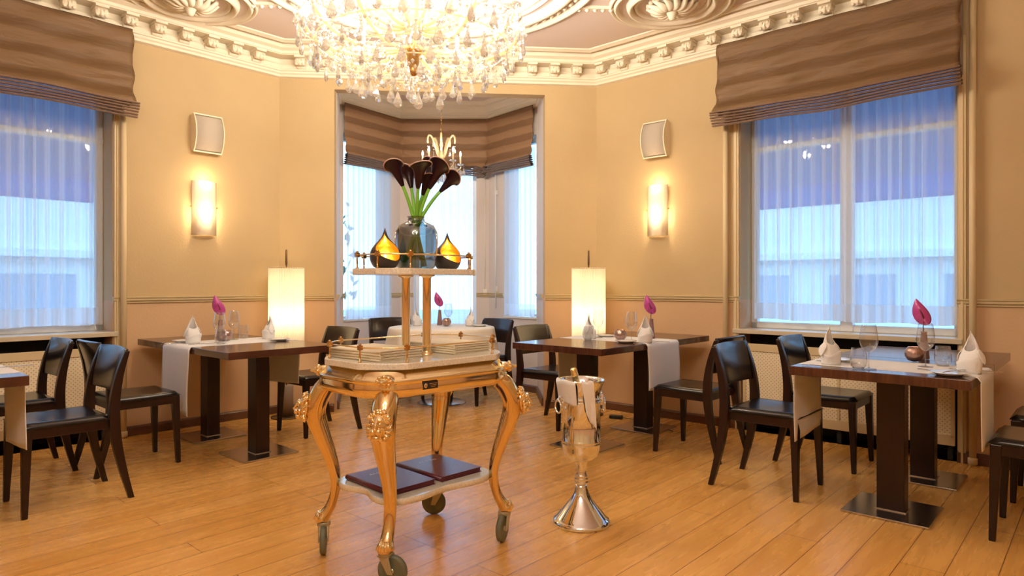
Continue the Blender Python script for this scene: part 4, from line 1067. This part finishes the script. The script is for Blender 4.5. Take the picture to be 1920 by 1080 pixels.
# ---------------------------------------------------------------- floor lamps
def floor_lamp(label, loc):
    t = thing('floor_lamp', label, 'floor lamp', loc, 0, 'pleated floor lamps')
    MB().lathe([(.13, 0), (.13, .008), (.12, .012), (.001, .014)], 36).build('base', 'pole', t)
    MB().lathe([(.058, .014), (.058, .275), (.054, .279), (.001, .28)], 30).build('foot_cylinder', 'gcyl', t)
    MB().tube([(0, 0, .28), (0, 0, 1.44)], .006, 10).build('pole', 'pole', t)
    MB().lathe([(.009, 1.32), (.010, 1.34), (.008, 1.45), (.001, 1.458)], 12).build('finial', 'pole', t)
    n = 44; P = []
    for k in range(n*2): a = PI*k/n; r = .150 if k % 2 else .136; P.append((r*math.cos(a), r*math.sin(a)))
    m = MB(); N = len(P); m.add([(x, y, .655) for x, y in P]+[(x, y, 1.30) for x, y in P], [(i, (i+1) % N, N+(i+1) % N, N+i) for i in range(N)])
    m.build('lamp_shade', 'shade', t)
    m = MB()
    for z in (.66, 1.295):
        m.tube([(.146*math.cos(2*PI*k/40), .146*math.sin(2*PI*k/40), z) for k in range(40)], .003, 6, closed=True)
        for k in range(3): a = 2*PI*k/3; m.tube([(0, 0, z), (.146*math.cos(a), .146*math.sin(a), z)], .002, 6)
    m.build('shade_ring', 'dbrass', t)
    MB().ball((0, 0, .86), .03, 12, 8).build('lamp_bulb', 'sbulb', t)
    lamp('lamp_light', (0, 0, .88), 12, (1, .78, .50), .035, t)
    lamp('lamp_light', (0, 0, 1.14), 1.8, (1, .78, .50), .035, t)
    return t
f0 = floor_lamp('pleated column floor lamp in the corner left of the bay', (-1.68, 5.80, 0))
dup(f0, (.965, 5.80, 0), 0, 'pleated column floor lamp in the corner right of the bay')
# ---------------------------------------------------------------- wall sconces and speakers
def place_wall(P, Q, s, z, off=.0):
    q = along(P, Q, s, off); d = inward(P, Q); return (q.x, q.y, z), math.atan2(d.y, d.x)+PI/2   # local -y points into the room
def sconce(label, loc, rz):
    t = thing('wall_sconce', label, 'wall lamp', loc, rz, 'frosted glass wall sconces')
    R = .115; H_ = .22
    def f(a, b): th = -PI/2+(a-.5)*2.1; return (R*math.sin((a-.5)*2.1), -.075*math.cos((a-.5)*2.1)+.034-.015, (b*2-1)*H_)
    MB().grid(f, 21, 3).build('glass_shade', 'opal', t, thick=.004)
    MB().box((0, -.006, 0), (.10, .012, .30)).build('backplate', 'spk', t)
    MB().box((0, -.02, -H_*.97), (.15, .03, .004)).build('diffuser', 'opal', t)
    for s in (-1, 1): MB().lathe([(.006, -.006), (.006, .006)], 10, (s*.104, -.02, .01), rot=Matrix.Rotation(PI/2, 3, 'Y')).build('clip', 'dbrass', t)
    MB().ball((0, -.030, -.02), .02, 12, 8).build('lamp_bulb', 'sbulb', t)
    lamp('sconce_light', (0, -.038, -.07), 8.0, (1, .80, .52), .03, t); lamp('sconce_light', (0, -.085, .235), 2.0, (1, .72, .42), .03, t); lamp('sconce_light', (0, -.16, 0), 2.5, (1, .72, .42), .06, t)
    return t
l1, r1 = place_wall(Hh, A, LL-.673, 1.777)
sc = sconce('lit frosted wall sconce on the left wall below the speaker', l1, r1)
l2, r2_ = place_wall(B, Cc, .655, 1.795); dup(sc, l2, r2_, 'lit frosted wall sconce on the right wall below the speaker')
def speaker(label, loc, rz):
    t = thing('wall_speaker', label, 'speaker', loc, rz, 'curved cream wall speakers')
    def body(o, w, h):
        def f(a, b): zz = (b*2-1)*h; y = -.085-.030*(b*2-1)**2*-1-.055*(1-(b*2-1)**2)*0 - .035+.06*(b*2-1)**2*0; return ((a*2-1)*w, -.050-.055*(1-(b*2-1)**2)-o, zz)
        return f
    w, h = .115, .155
    m = MB()
    side = [( -.050-.055*(1-q*q), q*h) for q in [k/8 for k in range(-8, 9)]]
    for s in (-1, 1):
        P = [(s*w, y-.004, z) for y, z in side]+[(s*w, 0.0, h*.92), (s*w, 0.0, -h*.92)]
        Q_ = [(s*(w-.008), y_, z_) for _, y_, z_ in P]; n = len(P)
        m.add(P+Q_, [tuple(range(n)), tuple(reversed(range(n, 2*n)))]+[(i, (i+1) % n, n+(i+1) % n, n+i) for i in range(n)])
    m.box((0, -.052, h-.004), (2*w, .012, .010)); m.box((0, -.052, -h+.004), (2*w, .012, .010))
    m.build('case', 'spk', t)
    MB().grid(body(-.003, w-.008, h-.006), 3, 16).build('speaker_grille', 'grille', t, thick=.003)
    MB().box((0, -.006, 0), (.10, .012, .14)).build('bracket', 'spk', t)
    return t
l1, r1 = place_wall(Hh, A, LL-.655, 2.385); sp_ = speaker('curved cream wall speaker above the left sconce', l1, r1)
l2, r2_ = place_wall(B, Cc, .648, 2.41); dup(sp_, l2, r2_, 'curved cream wall speaker above the right sconce')

# ---------------------------------------------------------------- chandeliers
def pear(m, c, L=.09, w=.024, a=0, seg=8):
    R = Matrix.Rotation(a, 3, 'Z'); c = Vector(c)
    m.lathe([(.0005, 0), (w*.16, -L*.08), (w*.35, -L*.25), (w*.75, -L*.55), (w, -L*.78), (w*.7, -L*.93), (w*.2, -L)], seg, c, sx=1, sy=.45, rot=R, smooth=False)
    m.ball(c+Vector((0, 0, .010)), w*.38, 6, 4)
    return m
CH = (-.40, 3.98)
ch = thing('crystal_chandelier', 'large crystal chandelier hanging over the middle of the room', 'chandelier', (*CH, .075))
MB().tube([(0, 0, 2.45), (0, 0, 3.17)], .012, 10).build('rod', 'garm', ch)
MB().lathe([(.001, 3.10), (.07, 3.12), (.09, 3.174)], 20).build('canopy', 'brass', ch)
MB().lathe([(.03, 2.50), (.045, 2.53), (.06, 2.60), (.065, 2.67), (.060, 2.71), (.05, 2.72)], 24, cap=False).build('glass_vase', 'crystal', ch)
MB().lathe([(.001, 2.33), (.020, 2.335), (.026, 2.36), (.022, 2.38), (.035, 2.40), (.038, 2.45), (.05, 2.47), (.055, 2.50), (.03, 2.52)], 20).build('hub', 'dbrass', ch)
NA = 12
def arm(rad, zc, dz, a, z0=2.48):
    c, s = math.cos(a), math.sin(a)
    P = bez([(.04*c, .04*s, z0), (rad*.35*c, rad*.35*s, z0-dz), (rad*.85*c, rad*.85*s, z0-dz*1.2), (rad*1.08*c, rad*1.08*s, zc-.06), (rad*c, rad*s, zc)], 16)
    return MB().tube(P, .011, 8)
for k in range(NA):
    a = 2*PI*k/NA+.13; c, s = math.cos(a), math.sin(a)
    for rad, zc, dz, aa in ((.63, 2.66, .10, a), (.36, 2.90, .02, a+PI/NA)):
        c, s = math.cos(aa), math.sin(aa)
        ar = arm(rad, zc, dz, aa, 2.50 if rad > .5 else 2.62).build('arm', 'garm', ch)
        MB().lathe([(.012, -.01), (.045, .0), (.055, .012), (.05, .014), (.01, .006)], 14, (rad*c, rad*s, zc)).build('bobeche', 'crystal', ar)
        MB().lathe([(.011, .006), (.011, .085), (.001, .088)], 10, (rad*c, rad*s, zc)).build('candle_tube', 'candlewhite', ar)
        MB().lathe([(.004, .088), (.013, .105), (.012, .12), (.001, .15)], 10, (rad*c, rad*s, zc)).build('candle_bulb', 'bulb', ar)
    if k % 2 == 0: lamp('chandelier_light', (.63*math.cos(a), .63*math.sin(a), 2.74), 44, WARM, .05, ch)
    else: lamp('chandelier_light', (.36*math.cos(a+PI/NA), .36*math.sin(a+PI/NA), 2.95), 5, WARM, .05, ch)
# hoops
m = MB()
for R_, z_ in ((.665, 2.60), (.57, 2.50), (.44, 2.42), (.28, 2.375)):
    m.tube([(R_*math.cos(2*PI*k/64), R_*math.sin(2*PI*k/64), z_) for k in range(64)], .0035, 6, closed=True)
m.build('hoops', 'garm', ch)
pm = None
def add_pendant(loc, a, sc_=1.0):
    global pm
    if pm is None: pm = pear(MB(), (0, 0, 0), .105, .030).build('crystal_pendant', 'crystal', ch); o = pm
    else: o = pm.copy(); C.objects.link(o)
    o.location = loc; o.rotation_euler = (0, 0, a); o.scale = (sc_, sc_, sc_)
rnd = random.Random(21)
for R_, z_, n, sc_ in ((.665, 2.555, 32, 1.0), (.57, 2.44, 26, 1.05), (.44, 2.37, 20, 1.05), (.28, 2.345, 14, .95), (.13, 2.345, 7, .8)):
    for k in range(n):
        a = 2*PI*(k+rnd.uniform(-.15, .15))/n; add_pendant((R_*math.cos(a), R_*math.sin(a), z_+rnd.uniform(-.012, .012)), a+PI/2+rnd.uniform(-.5, .5), sc_*rnd.uniform(.85, 1.1))
st = MB()
for k in range(NA):
    for rad, zc, aa in ((.63, 2.66, 2*PI*k/NA+.13), (.36, 2.90, 2*PI*k/NA+.13+PI/NA)):
        for j in range(7):
            b = 2*PI*j/7; pear(st, (rad*math.cos(aa)+.052*math.cos(b), rad*math.sin(aa)+.052*math.sin(b), zc-.01), .065, .016, rnd.uniform(0, 3), 6)
    # bead swags from the crown to the arm ends
    a = 2*PI*k/NA+.13; P = bez([(.05*math.cos(a), .05*math.sin(a), 3.05), (.15*math.cos(a), .15*math.sin(a), 2.65), (.45*math.cos(a), .45*math.sin(a), 2.62), (.63*math.cos(a), .63*math.sin(a), 2.66)], 22)
    for p in P: st.ball(p, .009, 6, 4)
    P = bez([(.63*math.cos(a), .63*math.sin(a), 2.65), (.60*math.cos(a+.26), .60*math.sin(a+.26), 2.50), (.60*math.cos(a+.52), .60*math.sin(a+.52), 2.65)], 14)
    for p in P: st.ball(p, .009, 6, 4)
for R_, z0, z1, n in ((.665, 2.56, 2.64, 110), (.60, 2.50, 2.60, 110), (.62, 2.62, 2.76, 90), (.5, 2.5, 2.66, 90), (.3, 2.45, 2.7, 60), (.54, 2.44, 2.54, 80), (.42, 2.37, 2.46, 70), (.27, 2.34, 2.42, 46), (.14, 2.30, 2.36, 24), (.48, 2.42, 2.50, 60), (.35, 2.37, 2.44, 50), (.2, 2.32, 2.42, 40)):
    for k in range(n):
        a = 2*PI*k/n; st.lathe([(.0005, -.014), (.012, 0), (.0005, .014)], 6, (R_*math.cos(a)+rnd.uniform(-.02, .02), R_*math.sin(a)+rnd.uniform(-.02, .02), rnd.uniform(z0, z1)), smooth=False)
o = st.build('crystal_beads', 'crystal', ch); o['kind'] = 'stuff'
dup(ch, (-.40, .1, .075), .4, 'unseen crystal chandelier copy added above the camera to light the near half of the room', 'large crystal chandeliers'); ch['group'] = 'large crystal chandeliers'  # added copy out of view, serves as fill light for the near half
# small chandelier in the bay
SCN = (-.385, 6.62)
s_ = thing('crystal_chandelier', 'small crystal chandelier with five candles hanging in the bay', 'chandelier', (*SCN, 0))
m = MB()
for k in range(26):
    z = 2.62+.024*k; r90 = PI/2*(k % 2)
    m.tube([(.006*math.cos(r90)*math.cos(a), .006*math.sin(r90)*math.cos(a), z+.016*math.sin(a)) for a in [2*PI*j/10 for j in range(10)]], .002, 5, closed=True)
m.build('chain', 'dbrass', s_)
MB().lathe([(.001, 2.26), (.015, 2.27), (.02, 2.30), (.01, 2.33), (.03, 2.36), (.035, 2.40), (.012, 2.44), (.01, 2.52), (.02, 2.55), (.008, 2.60), (.003, 2.63)], 16).build('centre_column', 'garm', s_)
for k in range(5):
    a = 2*PI*k/5+.35; c, s = math.cos(a), math.sin(a)
    ar = MB().tube(bez([(.02*c, .02*s, 2.38), (.08*c, .08*s, 2.28), (.19*c, .19*s, 2.28), (.22*c, .22*s, 2.34), (.20*c, .20*s, 2.36)], 12), .007, 8).build('arm', 'garm', s_)
    MB().lathe([(.01, -.005), (.03, .0), (.036, .008), (.01, .006)], 12, (.2*c, .2*s, 2.365)).build('bobeche', 'crystal', ar)
    MB().lathe([(.009, .0), (.009, .085), (.001, .087)], 10, (.2*c, .2*s, 2.37)).build('candle_tube', 'candlewhite', ar)
    MB().lathe([(.004, .086), (.010, .098), (.008, .115), (.001, .135)], 10, (.2*c, .2*s, 2.37)).build('candle_bulb', 'bulb', ar)
    a2 = a+PI/5; c2_, s2 = math.cos(a2), math.sin(a2)
    MB().tube(bez([(.02*c2_, .02*s2, 2.42), (.06*c2_, .06*s2, 2.44), (.07*c2_, .07*s2, 2.72), (.16*c2_, .16*s2, 2.68), (.14*c2_, .14*s2, 2.56)], 14), .010, 8).build('scroll', 'garm', s_)
    for rr, zz, sc_ in ((.2, 2.36, .8), (.14, 2.54, .5), (.235, 2.365, .7), (.165, 2.35, .7), (.10, 2.31, .7), (.05, 2.30, .9)):
        m = pear(MB(), (rr*(c if rr > .15 else c2_), rr*(s if rr > .15 else s2), zz-.02), .12*sc_, .03*sc_, a); m.build('crystal_pendant', 'crystal', s_)
    lamp('candle_light', (.2*c, .2*s, 2.53), 1.6, WARM, .02, s_)
# ---------------------------------------------------------------- small fittings
t = thing('power_adapter', 'black power adapter on the floor under the right pair of tables', 'adapter', (1.17, 5.60, 0), -.5)
MB().box((0, 0, .014), (.11, .055, .028)).build('body', 'plastic', t, bevel=.005)
MB().tube(bez([(.055, 0, .012), (.15, .03, .005), (.3, -.06, .004), (.55, -.30, .004)], 12), .003, 6).build('cable', 'plastic', t)
for P, Q, s, z, lab in ((Hh, A, LL-1.30, 1.20, 'small white cord holder beside the left heating pipe'), (B, Cc, 1.262, 1.20, 'small white cord holder beside the right heating pipe')):
    l1, r1 = place_wall(P, Q, s, z); t = thing('blind_cord_holder', lab, 'cord holder', l1, r1, 'white cord holders')
    MB().box((0, -.008, 0), (.018, .014, .075)).build('body', 'wplastic', t, bevel=.003)
    MB().tube([(0, -.012, .03), (0, -.012, 1.15)], .0015, 5).build('cord', 'wplastic', t)
l1, r1 = place_wall(BL, BR, .985, 1.07); t = thing('blind_cord_box', 'white cord box between the middle and right bay windows', 'cord box', l1, r1)
MB().box((0, -.012, 0), (.045, .022, .06)).build('body', 'wplastic', t, bevel=.003); MB().tube([(0, -.012, .03), (0, -.012, 1.36)], .004, 8).build('conduit', 'wplastic', t)
l1, r1 = place_wall(BR, JR1, .16, 1.30); t = thing('window_rod', 'white window rod left of the right bay curtain', 'rod', l1, r1)
MB().tube([(0, -.03, -.42), (0, -.03, 1.1)], .008, 8).build('rod', 'wplastic', t); MB().box((0, -.02, -.2), (.02, .03, .07)).build('bracket', 'wplastic', t); MB().box((0, -.02, .9), (.02, .03, .05)).build('bracket', 'wplastic', t)
# shrub outside the bay
rnd = random.Random(9); t = thing('shrub', 'leafy shrub outside, left of the bay', 'shrub', (-2.6, 9.2, -1.1)); m = MB()
for k in range(1500):
    a = rnd.uniform(0, 2*PI); z = rnd.uniform(.6, 4.2); r = .9*math.sqrt(rnd.random())*math.sin(PI*(z-.3)/4.2)**.5; s = rnd.uniform(.04, .08); c = Vector((r*math.cos(a), r*math.sin(a), z))
    R = Euler((rnd.uniform(0, 6), rnd.uniform(0, 6), rnd.uniform(0, 6))).to_matrix(); m.add([c+R @ Vector(v) for v in ((-s, 0, 0), (0, s*.5, 0), (s, 0, 0), (0, -s*.5, 0))], [(0, 1, 2, 3)])
m.build('foliage', 'leaf', t); MB().tube([(0, 0, 0), (0, 0, 3)], .05, 8).build('trunk', 'wood', t)
